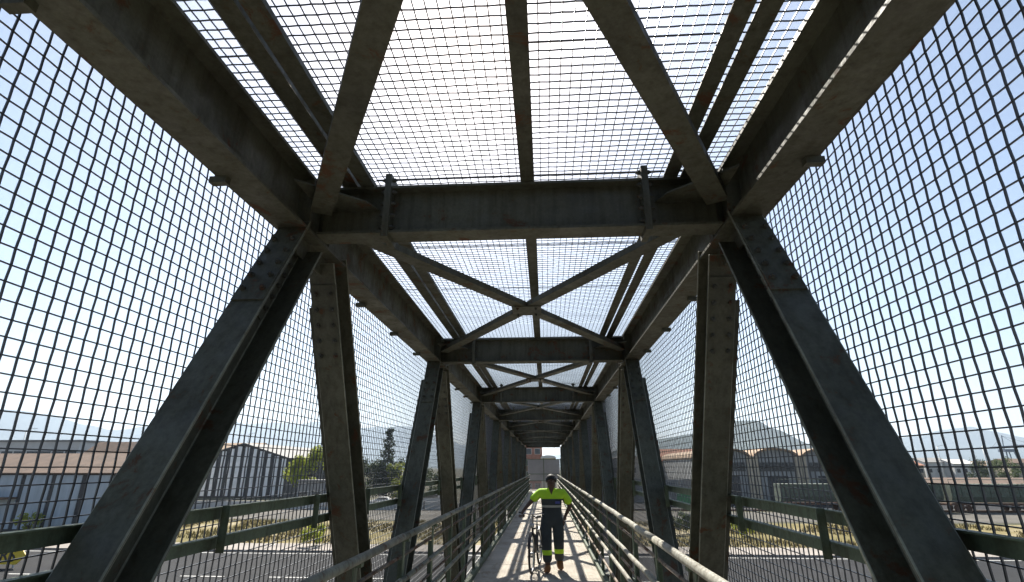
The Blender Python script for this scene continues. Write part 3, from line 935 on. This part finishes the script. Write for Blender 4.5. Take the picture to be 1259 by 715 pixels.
wag_labels = ['green hopper wagon at the left end of the freight train', 'green hopper wagon second from the left end of the train', 'green hopper wagon third from left, behind the right diagonal',
              'green hopper wagon fourth from left, right of the diagonal', 'green hopper wagon fifth from left in the train, under white houses', 'green hopper wagon at the right end of the train']
def wagon(label, x, Y):
    root = tag(empty('hopper_wagon', (x, Y, GZ)), label, 'railway wagon', 'hopper wagons of the freight train')
    b = MB()
    prof = [(-1.0, 1.5), (1.0, 1.5), (1.45, 2.3), (1.45, 4.2), (-1.45, 4.2), (-1.45, 2.3)]
    b.prism(prof, (-6.0, 0, 0), (6.0, 0, 0), YV, ZV); b.build('hopper', M['wagon'], root, fix=True)
    for k in range(9):
        xx = -5.8+k*1.45
        for s in (-1, 1):
            b = MB(); b.box((xx-0.07, s*1.452, 2.25), (xx+0.07, s*1.58, 4.25)); b.build('rib', M['wagon'], root)
    b = MB(); b.box((-6.3, -1.2, 1.05), (6.3, 1.2, 1.3)); b.build('underframe', M['rust'], root)
    for bx in (-4.3, 4.3):
        for dx in (-0.9, 0.9):
            for s in (-1, 1):
                b = MB(); b.tube([(bx+dx, s*0.7, 0.62), (bx+dx, s*0.84, 0.62)], 0.46, 14); b.build('wheel', M['rust'], root)
        b = MB(); b.box((bx-1.4, -0.95, 0.6), (bx+1.4, -0.86, 0.9)); b.build('bogie', M['rust'], root)
    for s in (-1, 1):
        b = MB(); b.box((s*6.3, -0.15, 1.05), (s*6.6, 0.15, 1.3)); b.build('coupler', M['rust'], root)
    b = MB(); b.tube([(-6.1, -1.5, 4.25), (-6.1, -1.5, 4.9), (6.1, -1.5, 4.9), (6.1, -1.5, 4.25)], 0.05, 5); b.build('top_rail', M['wagon'], root)
    return root
xw = gx(952, 94)
for k, lb in enumerate(wag_labels):
    wagon(lb, xw+6.5+k*13.25, 94.5)
for dy in (-0.72, 0.72):
    b = MB(); b.box((xw-60, 94.5+dy-0.035, GZ), (xw+110, 94.5+dy+0.035, GZ+0.17)); tag(b.build('rail_track', M['rust']), kind='structure')

building('house', 'house with orange tiled roof beyond the grey wall', gx(806, 150), gx(866, 150), 150, 162, gz(566, 835, 150), M['cream'], M['orangeroof'], 3.0, 'gable_x', (5, 2, 1.3, 1.4, 2.0, 3.2))
building('house', 'two-storey pale house left of the orange roof', gx(752, 165), gx(798, 165), 165, 178, gz(566, 780, 165), M['palewall'], M['greyroof'], 1.8, 'gable_y', (4, 2, 1.3, 1.4, 2.0, 3.2))
gw = tag(empty('boundary_wall', (0, 116, GZ)), 'grey panelled concrete wall behind the parked cars on the right', 'wall')
for k in range(12):
    x = gx(742, 116)+k*3.1
    b = MB(); b.box((x, 0, 0), (x+3.06, 0.18, 4.4)); b.build('wall_panel', M['greywall'], gw)
bd = tag(empty('sign_board', (gx(845, 88), 88, GZ)), 'green and white board on two posts in front of the grey wall', 'sign')
b = MB(); b.box((-1.7, -0.03, 0.9), (1.7, 0.03, 3.4)); b.build('board', M['greenboard'], bd)
b = MB(); b.box((-1.6, -0.05, 2.9), (1.6, -0.034, 3.3)); b.build('white_band', M['palewall'], bd)
for x in (-1.3, 1.3):
    b = MB(); b.box((x-0.05, 0.034, 0), (x+0.05, 0.12, 3.3)); b.build('leg', M['metalpole'], bd)
fr = [(1118, 1142, 215, 572, 'cream', 'orangeroof', 'small cream house with orange roof, left end of the far right row'),
      (1144, 1176, 225, 568, 'palewall', 'greyroof', 'white house with flat pitched grey roof in the far right row'),
      (1180, 1206, 220, 570, 'palewall', 'palewall', 'all-white house in the middle of the far right row'),
      (1212, 1246, 240, 572, 'greywall', 'tanroof', 'grey house with tan roof in the far right row'),
      (1250, 1290, 230, 569, 'cream', 'rooftile', 'cream house with brown roof cut by the right picture edge')]
for pa, pb, Y, py, wm, rm, lb in fr:
    building('house', lb, gx(pa, Y), gx(pb, Y), Y, Y+11, gz(py, (pa+pb)/2, Y), M[wm], M[rm], 1.6, 'gable_x', (3, 2, 1.3, 1.4, 1.6, 3.2), group='houses beyond the wagons')
bk = building('depot', 'long low brown-roofed depot between the wagons and far houses', gx(1085, 122), gx(1340, 122), 122, 138, gz(600, 1180, 122), M['greywall'], M['rooftile'], 1.8, 'gable_x', (16, 1, 1.8, 1.2, 1.8, 1))
tree('tree', 'round dark tree left of the small cream house, far right', Vector((gx(1112, 190), 190, GZ)), 8.6, 4.4, 3.6, M['leafdark'], 2400, 0.5, 0.2, seed=21)
tree('tree', 'dark tree between grey house and cream house, far right', Vector((gx(1208, 200), 200, GZ)), 9.2, 4.0, 3.8, M['leafdark'], 2400, 0.5, 0.2, seed=22)
tree('tree', 'spreading green tree near the right picture edge', Vector((gx(1244, 195), 195, GZ)), 9.6, 5.5, 3.6, M['leafmid'], 2600, 0.5, 0.2, seed=23)
tree('bush', 'scrubby bush on the verge right of the walkway', Vector((gx(830, 62), 62, GZ)), 2.4, 1.5, 1.1, M['leafmid'], 1200, 0.25, 0.06, cat='bush', seed=24)
tree('bush', 'straw-coloured bush at the road edge under the right post', Vector((gx(905, 60), 60, GZ)), 2.0, 1.6, 0.9, M['leafyellow'], 1200, 0.25, 0.06, cat='bush', seed=25)
# port crane on the skyline
cr = tag(empty('port_crane', (gx(1252, 620), 620, GZ)), 'blue-grey harbour crane on the skyline at the right edge', 'crane')
cr.scale = (0.75, 0.75, 0.6)
M['crane'] = mat_simple('crane_paint', (0.10, 0.13, 0.19), 0.6, 0, 0.1, 0.5)
for x in (-9, 9):
    for y in (-7, 7):
        b = MB(); b.tube([(x, y, 0), (x*0.6, y*0.6, 38)], 0.8, 6); b.build('leg', M['crane'], cr)
b = MB(); b.box((-8, -6, 37), (8, 6, 42)); b.build('machine_house', M['crane'], cr)
b = MB(); b.tube([(-22, 0, 45), (40, 0, 50)], 1.0, 6); b.build('boom', M['crane'], cr)
b = MB(); b.tube([(-4, 0, 41), (-2, 0, 66)], 0.7, 6); b.build('mast', M['crane'], cr)
for x in (-20, 18, 38):
    b = MB(); b.tube([(-2, 0, 65), (x, 0, 46.5+x*0.08)], 0.22, 5); b.build('stay', M['crane'], cr)

# ---- far end of the bridge: landing, sheet gate, piers; buildings seen through the opening
lg = tag(empty('end_gate', (0, Y1+2.2, 0)), 'grey sheet metal gate closing the far end of the walkway', 'gate')
M['sheet'] = mat_simple('grey_sheet', (0.27, 0.26, 0.26), 0.55, 0, 0.12, 1.2)
for s in (-1, 1):
    b = MB()
    for k in range(9):
        x = s*(0.04+k*0.145)
        b.box((x, -0.02 if k % 2 else -0.035, 0.75), (x+s*0.143, 0.02, 2.4))
    b.build('gate_leaf', M['sheet'], lg)
for z in (0.72, 1.25, 2.42):
    b = MB(); b.box((-1.5, -0.05, z-0.025), (1.5, -0.036, z+0.025)); b.build('gate_rail', M['steel2'], lg)
for x in (-1.42, 0.0, 1.42):
    b = MB(); b.box((x-0.035, 0.021, 0.0), (x+0.035, 0.08, 2.5)); b.build('gate_post', M['steel2'], lg)
for k in range(6):
    z = 0.1+k*0.1
    b = MB(); b.box((-1.35, -0.015, z), (1.35, 0.015, z+0.03)); b.build('bar', M['sheet'], lg)
ld = tag(empty('landing', (0, Y1+1.35, 0)), 'concrete landing slab at the far end of the footbridge', 'landing')
b = MB(); b.box((-2.6, -1.18, -0.25), (2.6, 1.2, -0.005)); b.build('slab', M['deck'], ld)
for x in (-2.2, 2.2):
    b = MB(); b.box((x-0.2, -0.2, GZ+0.13), (x+0.2, 0.2, -0.252)); b.build('column', M['pave'], ld)
building('apartment_block', 'red brick block seen over the gate at the end of the walkway', gx(634, 150), gx(667, 150), 150, 165, gz(546, 650, 150), M['brick'], M['orangeroof'], 2, 'gable_x', (3, 4, 1.4, 1.4, 1.2, 3.0))
hs = tag(empty('domed_hall', (gx(675, 135), 135, GZ)), 'white domed hall roof seen over the gate at the end of the walkway', 'building')
Hh = gz(563, 675, 135)-GZ
b = MB(); b.box((-1.8, 0, 0), (1.8, 12, Hh)); b.build('wall', M['cream'], hs)
b = MB()
prof = [(1.9*math.cos(math.pi*k/10), Hh+0.7*math.sin(math.pi*k/10)) for k in range(11)]
b.prism(prof, (0, 12.3, 0), (0, -0.3, 0), XV, ZV); b.build('roof', M['palewall'], hs, fix=True)

# ---- the hazy air
hz = MB(); hz.box((-11700, -11700, GZ-9), (11700, 11700, 900))
hm = bpy.data.materials.new('haze_air'); hm.use_nodes = True
hn = hm.node_tree
for n_ in list(hn.nodes):
    if n_.type != 'OUTPUT_MATERIAL': hn.nodes.remove(n_)
pv = hn.nodes.new('ShaderNodeVolumePrincipled')
pv.inputs['Color'].default_value = (0.66, 0.81, 1.0, 1)
pv.inputs['Density'].default_value = 0.00010
pv.inputs['Anisotropy'].default_value = 0.35
hn.links.new(pv.outputs[0], hn.nodes['Material Output'].inputs['Volume'])
tag(hz.build('haze', hm), 'pale blue haze that fades the distant hills', 'haze', kind='stuff')
# ------------------------------------------------------------------ the worker walking towards us with a bicycle
M['skin'] = mat_simple('dark_skin', (0.085, 0.045, 0.03), 0.55, 0, 0.1, 12)
M['hair'] = mat_simple('black_hair', (0.012, 0.011, 0.010), 0.7, 0, 0.3, 60)
M['hivis'] = mat_simple('hi_vis_cloth', (0.42, 0.72, 0.03), 0.8, 0, 0.08, 9, bmp=0.2)
M['navy'] = mat_simple('dark_work_cloth', (0.032, 0.042, 0.048), 0.85, 0, 0.2, 8, bmp=0.3)
M['reflect'] = mat_simple('grey_reflective_tape', (0.30, 0.33, 0.31), 0.4, 0, 0.08, 9)
M['boot'] = mat_simple('brown_leather', (0.30, 0.12, 0.035), 0.6, 0, 0.25, 10)
M['eye'] = mat_simple('eye_white', (0.30, 0.28, 0.26), 0.3, 0, 0.02, 9)
M['emblem'] = mat_simple('blue_emblem', (0.06, 0.08, 0.32), 0.6, 0, 0.1, 9)

def skin_mesh(chains, sub=2):
    """chains: list of lists of (pos, rx, ry); first vertex of a later chain may repeat an earlier position to branch"""
    bm = bmesh.new()
    lay = bm.verts.layers.skin.verify()
    seen = {}
    first = None
    for ch in chains:
        prev = None
        for p, rx, ry in ch:
            key = tuple(round(c, 4) for c in p)
            v = seen.get(key)
            if v is None:
                v = bm.verts.new(p); seen[key] = v
                v[lay].radius = (rx, ry)
                if first is None:
                    first = v; v[lay].use_root = True
            if prev is not None and bm.edges.get((prev, v)) is None:
                bm.edges.new((prev, v))
            prev = v
    me = bpy.data.meshes.new('skin_tmp'); bm.to_mesh(me); bm.free()
    o = bpy.data.objects.new('skin_tmp', me); col.objects.link(o)
    o.modifiers.new('s', 'SKIN').use_smooth_shade = True
    sm = o.modifiers.new('d', 'SUBSURF'); sm.levels = sub; sm.render_levels = sub
    bpy.context.view_layer.update()
    out = bpy.data.meshes.new_from_object(o.evaluated_get(bpy.context.evaluated_depsgraph_get()))
    bpy.data.objects.remove(o)
    return out

def cut(me, planes):
    bm = bmesh.new(); bm.from_mesh(me)
    for co, no in planes:
        bmesh.ops.bisect_plane(bm, geom=bm.verts[:]+bm.edges[:]+bm.faces[:], plane_co=co, plane_no=no)
    bm.to_mesh(me); bm.free()

def mesh_to_mb(me, mb=None):
    mb = mb or MB()
    mb.add([v.co.copy() for v in me.vertices], [tuple(p.vertices) for p in me.polygons])
    return mb

PX, PY = 0.27, 10.62
person = tag(empty('person', (PX, PY, 0)), 'person in yellow-green and dark work clothes walking with a bicycle', 'person')
person.scale = (1.24, 1.12, 1.0)
V3 = Vector
hipR, hipL = V3((-0.09, 0, 0.88)), V3((0.09, 0, 0.88))
kneeR, kneeL = V3((-0.085, -0.10, 0.48)), V3((0.095, -0.03, 0.48))
ankR, ankL = V3((-0.075, -0.13, 0.09)), V3((0.10, 0.14, 0.11))
toeR, toeL = V3((-0.09, -0.31, 0.035)), V3((0.12, -0.03, 0.035))
shR, shL = V3((-0.175, 0.0, 1.345)), V3((0.175, 0.0, 1.345))
elR, elL = V3((-0.325, -0.02, 1.165)), V3((0.285, 0.09, 1.11))
wrR, wrL = V3((-0.435, -0.10, 1.02)), V3((0.20, 0.03, 0.92))
pel, wai, che, nek = V3((0, 0, 0.92)), V3((0, 0, 1.06)), V3((0, 0, 1.24)), V3((0, 0.0, 1.39))
head0, head1, head2 = V3((0, -0.02, 1.47)), V3((0, -0.025, 1.56)), V3((0, -0.01, 1.635))
body = skin_mesh([
    [(pel, .11, .08), (wai, .10, .075), (che, .13, .09), (nek, .055, .055), (head0, .062, .07), (head1, .07, .085), (head2, .045, .055)],
    [(pel, .14, .10), (hipR, .085, .085), (kneeR, .055, .055), (ankR, .038, .042), (toeR, .03, .025)],
    [(pel, .14, .10), (hipL, .085, .085), (kneeL, .055, .055), (ankL, .038, .042), (toeL, .03, .025)],
    [(che, .15, .105), (shR, .06, .06), (elR, .040, .040), (wrR, .026, .022), (wrR+V3((-.015, -.015, -.05)), .035, .018)],
    [(che, .15, .105), (shL, .06, .06), (elL, .040, .040), (wrL, .026, .022), (wrL+V3((-.01, -.02, -.06)), .020, .036)]])
mb = mesh_to_mb(body)
# fingers: right hand closed on the grip, left hand hanging and slightly curled
gr = wrR+V3((-.02, -.02, -.06))
for k in range(4):
    bx = gr+V3((-0.030+0.020*k, -0.015, 0.0)); l = (0.9, 1.0, 0.97, 0.8)[k]
    mb.tube([bx, bx+V3((0, -0.035*l, 0.002)), bx+V3((0, -0.045*l, -0.03*l)), bx+V3((0, -0.015*l, -0.045*l))], [.0095, .009, .0085, .007], 7)
mb.tube([gr+V3((.03, .01, .01)), gr+V3((.045, -.01, -.015)), gr+V3((.035, -.035, -.035))], [.012, .0105, .008], 7)
hl = wrL+V3((-.012, -.02, -.085))
for k in range(4):
    bx = hl+V3((0, -0.030+0.020*k, 0.0)); l = (0.9, 1.0, 0.95, 0.78)[k]
    mb.tube([bx, bx+V3((-0.004, 0, -0.04*l)), bx+V3((-0.018, 0, -0.065*l)), bx+V3((-0.034, 0, -0.075*l))], [.0095, .009, .0085, .007], 7)
mb.tube([hl+V3((0, -.035, .04)), hl+V3((-.012, -.055, .015)), hl+V3((-.02, -.055, -.015))], [.012, .0105, .008], 7)
# nose, ears, brow and jaw
mb.ellipsoid((0, -0.112, 1.535), .014, .018, .024, 8, 6)
for s in (-1, 1):
    mb.ellipsoid((s*0.074, -0.01, 1.545), .010, .022, .032, 8, 6)
mb.ellipsoid((0, -0.072, 1.478), .040, .034, .030, 10, 6)
mb.ellipsoid((0, -0.093, 1.497), .022, .012, .007, 8, 4)
bo = mb.build('body', M['skin'], person, smooth=True)
for s in (-1, 1):
    b = MB(); b.ellipsoid((s*0.03, -0.097, 1.556), .009, .006, .0045, 8, 6); b.build('eye', M['eye'], bo, smooth=True)
b = MB()
for j in range(6):
    pass
def hair_cap():
    b = MB(); vs, fs = [], []
    nu, nv = 20, 9
    for j in range(nv+1):
        t = math.pi*0.62*j/nv
        for i in range(nu):
            a = 2*math.pi*i/nu
            front = max(0.0, -math.sin(a))
            tt = t*(1-0.30*front)
            k = 1+0.03*mnoise.noise(V3((i*1.7, j*1.3, 2)))
            vs.append((0.084*k*math.sin(tt)*math.cos(a), -0.018+0.104*k*math.sin(tt)*math.sin(a), 1.568+0.108*k*math.cos(tt)))
    for j in range(nv):
        for i in range(nu):
            fs.append((j*nu+i, (j+1)*nu+i, (j+1)*nu+(i+1) % nu, j*nu+(i+1) % nu))
    b.add(vs, fs); return b
hair_cap().build('hair', M['hair'], person, smooth=True)
# shirt: yellow-green yoke and sleeves, dark lower body, grey tape
slR, slL = shR+(elR-shR)*0.86, shL+(elL-shL)*0.92
shirt = skin_mesh([
    [(V3((0, 0, 0.80)), .172, .132), (V3((0, 0, 0.90)), .168, .126), (V3((0, 0, 1.02)), .160, .118), (V3((0, 0, 1.15)), .165, .12), (che+V3((0, 0, .03)), .168, .118), (V3((0, 0.012, 1.355)), .095, .08), (V3((0, 0.02, 1.40)), .072, .07)],
    [(che+V3((0, 0, .03)), .168, .118), (shR+V3((.005, 0, -.005)), .088, .084), ((shR+slR)/2, .080, .076), (slR, .080, .074)],
    [(che+V3((0, 0, .03)), .168, .118), (shL+V3((-.005, 0, -.005)), .088, .084), ((shL+slL)/2, .080, .076), (slL, .080, .074)]])
cut(shirt, [((0, 0, 1.235), (0, 0, 1)), ((0, 0, 1.085), (0, 0, 1)), ((0, 0, 1.125), (0, 0, 1)), ((0.19, 0, 1.2), (1, 0, 0.25)), ((-0.19, 0, 1.2), (-1, 0, 0.25)), ((0, 0, 1.31), (0.876, 0, -0.482)), ((0, 0, 1.31), (-0.876, 0, -0.482))])
mb = MB()
for pgn in shirt.polygons:
    c = pgn.center
    x, y, z = c
    mi = 1
    if z > 1.235 or (abs(x)-0.19+0.25*(z-1.2) > 0): mi = 0
    if y < 0 and z > 1.31 and abs(x) < (z-1.31)*0.55: mi = 3      # open V of the collar
    if mi == 1 and 1.085 < z < 1.125: mi = 2
    mb.add([shirt.vertices[i].co.copy() for i in pgn.vertices], [tuple(range(len(pgn.vertices)))], mi)
so = mb.build('shirt', [M['hivis'], M['navy'], M['reflect'], M['skin']], person, smooth=True)
bm = bmesh.new(); bm.from_mesh(so.data); bmesh.ops.remove_doubles(bm, verts=bm.verts, dist=0.0004); bm.to_mesh(so.data); bm.free()
b = MB(); b.box((0.055, -0.142, 1.155), (0.125, -0.118, 1.195)); b.build('emblem', M['emblem'], so)
# collar flaps
for s in (-1, 1):
    b = MB(); b.prism([(0.004*s, 1.315), (0.075*s, 1.40), (0.045*s, 1.435)], (0, -0.092, 0), (0, -0.082, 0), XV, ZV); b.build('collar', M['hivis'], so, fix=True)
trs = skin_mesh([
    [(V3((0, 0.0, 1.0)), .14, .105), (V3((0, 0, 0.90)), .160, .122), (hipR+V3((0, 0, -.05)), .105, .105), (kneeR, .083, .083), (kneeR*0.5+ankR*0.5, .074, .076), (ankR+V3((0, .01, .055)), .070, .074)],
    [(V3((0, 0, 0.90)), .160, .122), (hipL+V3((0, 0, -.05)), .105, .105), (kneeL, .083, .083), (kneeL*0.5+ankL*0.5, .074, .076), (ankL+V3((0, .01, .055)), .070, .074)]])
cut(trs, [((0, 0, 0.295), (0, 0, 1)), ((0, 0, 0.375), (0, 0, 1))])
mb = MB()
for pgn in trs.polygons:
    mb.add([trs.vertices[i].co.copy() for i in pgn.vertices], [tuple(range(len(pgn.vertices)))], 1 if 0.295 < pgn.center.z < 0.375 else 0)
to = mb.build('trousers', [M['navy'], M['hivis']], person, smooth=True)
bm = bmesh.new(); bm.from_mesh(to.data); bmesh.ops.remove_doubles(bm, verts=bm.verts, dist=0.0004); bm.to_mesh(to.data); bm.free()
for an, te in ((ankR, toeR), (ankL, toeL)):
    heel = V3((an.x, an.y+0.05, 0.045))
    bt = skin_mesh([[(an+V3((0, 0, .07)), .056, .058), (V3((an.x, an.y, 0.075)), .052, .062), (an*0.4+te*0.6+V3((0, 0, .012)), .052, .045), (te+V3((0, 0, .01)), .045, .034)],
                    [(V3((an.x, an.y, 0.075)), .052, .062), (heel+V3((0, 0, .008)), .040, .045)]])
    bo_ = mesh_to_mb(bt).build('boot', M['boot'], person, smooth=True)
    zmin = min(v.co.z for v in bo_.data.vertices)
    for v in bo_.data.vertices:
        if v.co.z < 0.012: v.co.z = 0.004

# ---- bicycle
bike = tag(empty('bicycle', (-0.045, 10.86, 0), R(-7)), 'dark city bicycle wheeled along at the person\'s side', 'bicycle')
M['frame'] = mat_simple('dark_bike_paint', (0.025, 0.022, 0.025), 0.4, 0, 0.2, 12, spec=0.5)
M['saddle'] = mat_simple('black_saddle', (0.02, 0.02, 0.02), 0.6, 0, 0.2, 20)
def ring(b, cy, cz, r, rr, n=40, m=8, x=0.0):
    vs, fs = [], []
    for i in range(n):
        a = 2*math.pi*i/n
        for k in range(m):
            t = 2*math.pi*k/m
            q = r+rr*math.cos(t)
            vs.append((x+rr*math.sin(t), cy+q*math.cos(a), cz+q*math.sin(a)))
    for i in range(n):
        for k in range(m):
            fs.append((i*m+k, ((i+1) % n)*m+k, ((i+1) % n)*m+(k+1) % m, i*m+(k+1) % m))
    b.add(vs, fs)
WR = 0.33
for cy, nm in ((-0.51, 'front_wheel'), (0.51, 'rear_wheel')):
    b = MB(); b.tube([(-0.045, cy, WR), (0.045, cy, WR)], 0.022, 10)
    wh = b.build(nm, M['chrome'], bike, smooth=True)
    b = MB(); ring(b, cy, WR, WR-0.020, 0.020); b.build('tyre', M['tyre'], wh, smooth=True, fix=True)
    b = MB(); ring(b, cy, WR, WR-0.043, 0.010, 40, 6); b.build('rim', M['chrome'], wh, smooth=True, fix=True)
    for k in range(28):
        a = 2*math.pi*k/28; s = -1 if k % 2 else 1
        b = MB(); b.tube([(s*0.022, cy+0.02*math.cos(a+0.8), WR+0.02*math.sin(a+0.8)), (0, cy+(WR-0.05)*math.cos(a), WR+(WR-0.05)*math.sin(a))], 0.0011, 4); b.build('spoke', M['chrome'], wh)
    b = MB()
    pts = [(0, cy+(WR+0.025)*math.cos(a), WR+(WR+0.025)*math.sin(a)) for a in [R(q) for q in range(20 if cy < 0 else -10, 161 if cy < 0 else 151, 10)]]
    for i in range(len(pts)-1):
        (x_, ya, za), (_, yb, zb) = pts[i], pts[i+1]
        b.add([(-0.025, ya, za), (0.025, ya, za), (0.025, yb, zb), (-0.025, yb, zb)], [(0, 1, 2, 3)])
    b.build('mudguard', M['frame'], bike)
bb, st, hb, ht = (0, .06, .28), (0, .22, .74), (0, -.36, .66), (0, -.325, .80)
b = MB()
for pa, pb, r in ((bb, st, .016), (bb, hb, .019), ((0, .20, .68), (0, -.345, .72), .016), (hb, ht, .020)):
    b.tube([pa, pb], r, 10)
for s in (-1, 1):
    b.tube([(s*.03, .06, .28), (s*.055, .51, .33)], .010, 8); b.tube([(s*.012, .215, .71), (s*.055, .51, .33)], .009, 8)
b.build('frame', M['frame'], bike, smooth=True)
b = MB()
for s in (-1, 1):
    b.tube([(0, -.365, .645), (s*.05, -.372, .63), (s*.055, -.43, .48), (s*.05, -.51, .33)], .011, 8)
b.build('fork', M['frame'], bike, smooth=True)
b = MB(); b.tube([(0, -.325, .79), (0, -.305, .955), (0, -.345, .965)], .013, 8); b.build('stem', M['chrome'], bike, smooth=True)
b = MB(); b.tube([(-.25, -.23, .985), (-.19, -.27, .985), (-.08, -.34, .97), (.08, -.34, .97), (.19, -.27, .985), (.25, -.23, .985)], .0115, 8)
hbar = b.build('handlebar', M['chrome'], bike, smooth=True)
for s in (-1, 1):
    b = MB(); b.tube([(s*.27, -.217, .985), (s*.17, -.283, .985)], .017, 10); b.build('grip', M['saddle'], hbar, smooth=True)
    b = MB(); b.tube([(s*.16, -.30, .98), (s*.25, -.285, .955)], .006, 6); b.build('brake_lever', M['chrome'], hbar)
b = MB(); b.tube([st, (0, .25, .86)], .0125, 8); b.build('seat_post', M['chrome'], bike, smooth=True)
b = MB()
b.add([(-.075, .36, .90), (.075, .36, .90), (.085, .28, .905), (.03, .13, .90), (.018, .06, .895), (-.018, .06, .895), (-.03, .13, .90), (-.085, .28, .905),
       (-.065, .35, .86), (.065, .35, .86), (.07, .28, .86), (.022, .13, .87), (.012, .07, .87), (-.012, .07, .87), (-.022, .13, .87), (-.07, .28, .86)],
      [(7, 6, 5, 4, 3, 2, 1, 0), (8, 9, 10, 11, 12, 13, 14, 15)]+[(i, (i+1) % 8, 8+(i+1) % 8, 8+i) for i in range(8)])
sd = b.build('saddle', M['saddle'], bike, smooth=True, fix=True)
sm = sd.modifiers.new('soft', 'BEVEL'); sm.width = 0.012; sm.segments = 2
b = MB(); ring(b, .06, .28, .085, .005, 32, 6, -0.05)
for k in range(5):
    a = 2*math.pi*k/5; b.tube([(-.05, .06, .28), (-.05, .06+.083*math.cos(a), .28+.083*math.sin(a))], .006, 6)
b.tube([(-.075, .06, .28), (.075, .06, .28)], .018, 10)
b.tube([(-.075, .06, .28), (-.08, .19, .18)], .010, 6); b.tube([(.075, .06, .28), (.08, -.07, .38)], .010, 6)
ck = b.build('crank', M['chrome'], bike, smooth=True)
b = MB(); b.box((-.18, .145, .165), (-.085, .235, .19)); b.build('pedal', M['saddle'], ck)
b = MB(); b.box((.085, -.115, .37), (.18, -.025, .395)); b.build('pedal', M['saddle'], ck)
b = MB(); b.tube([(-.05, .06, .365), (-.05, .51, .37)], .005, 5); b.tube([(-.05, .06, .195), (-.05, .51, .29)], .005, 5); b.build('chain', M['rust'], bike)
b = MB(); b.tube([(0, -.40, .78), (0, -.44, .78)], [.035, .045], 12); b.build('headlamp', M['chrome'], bike, smooth=True)
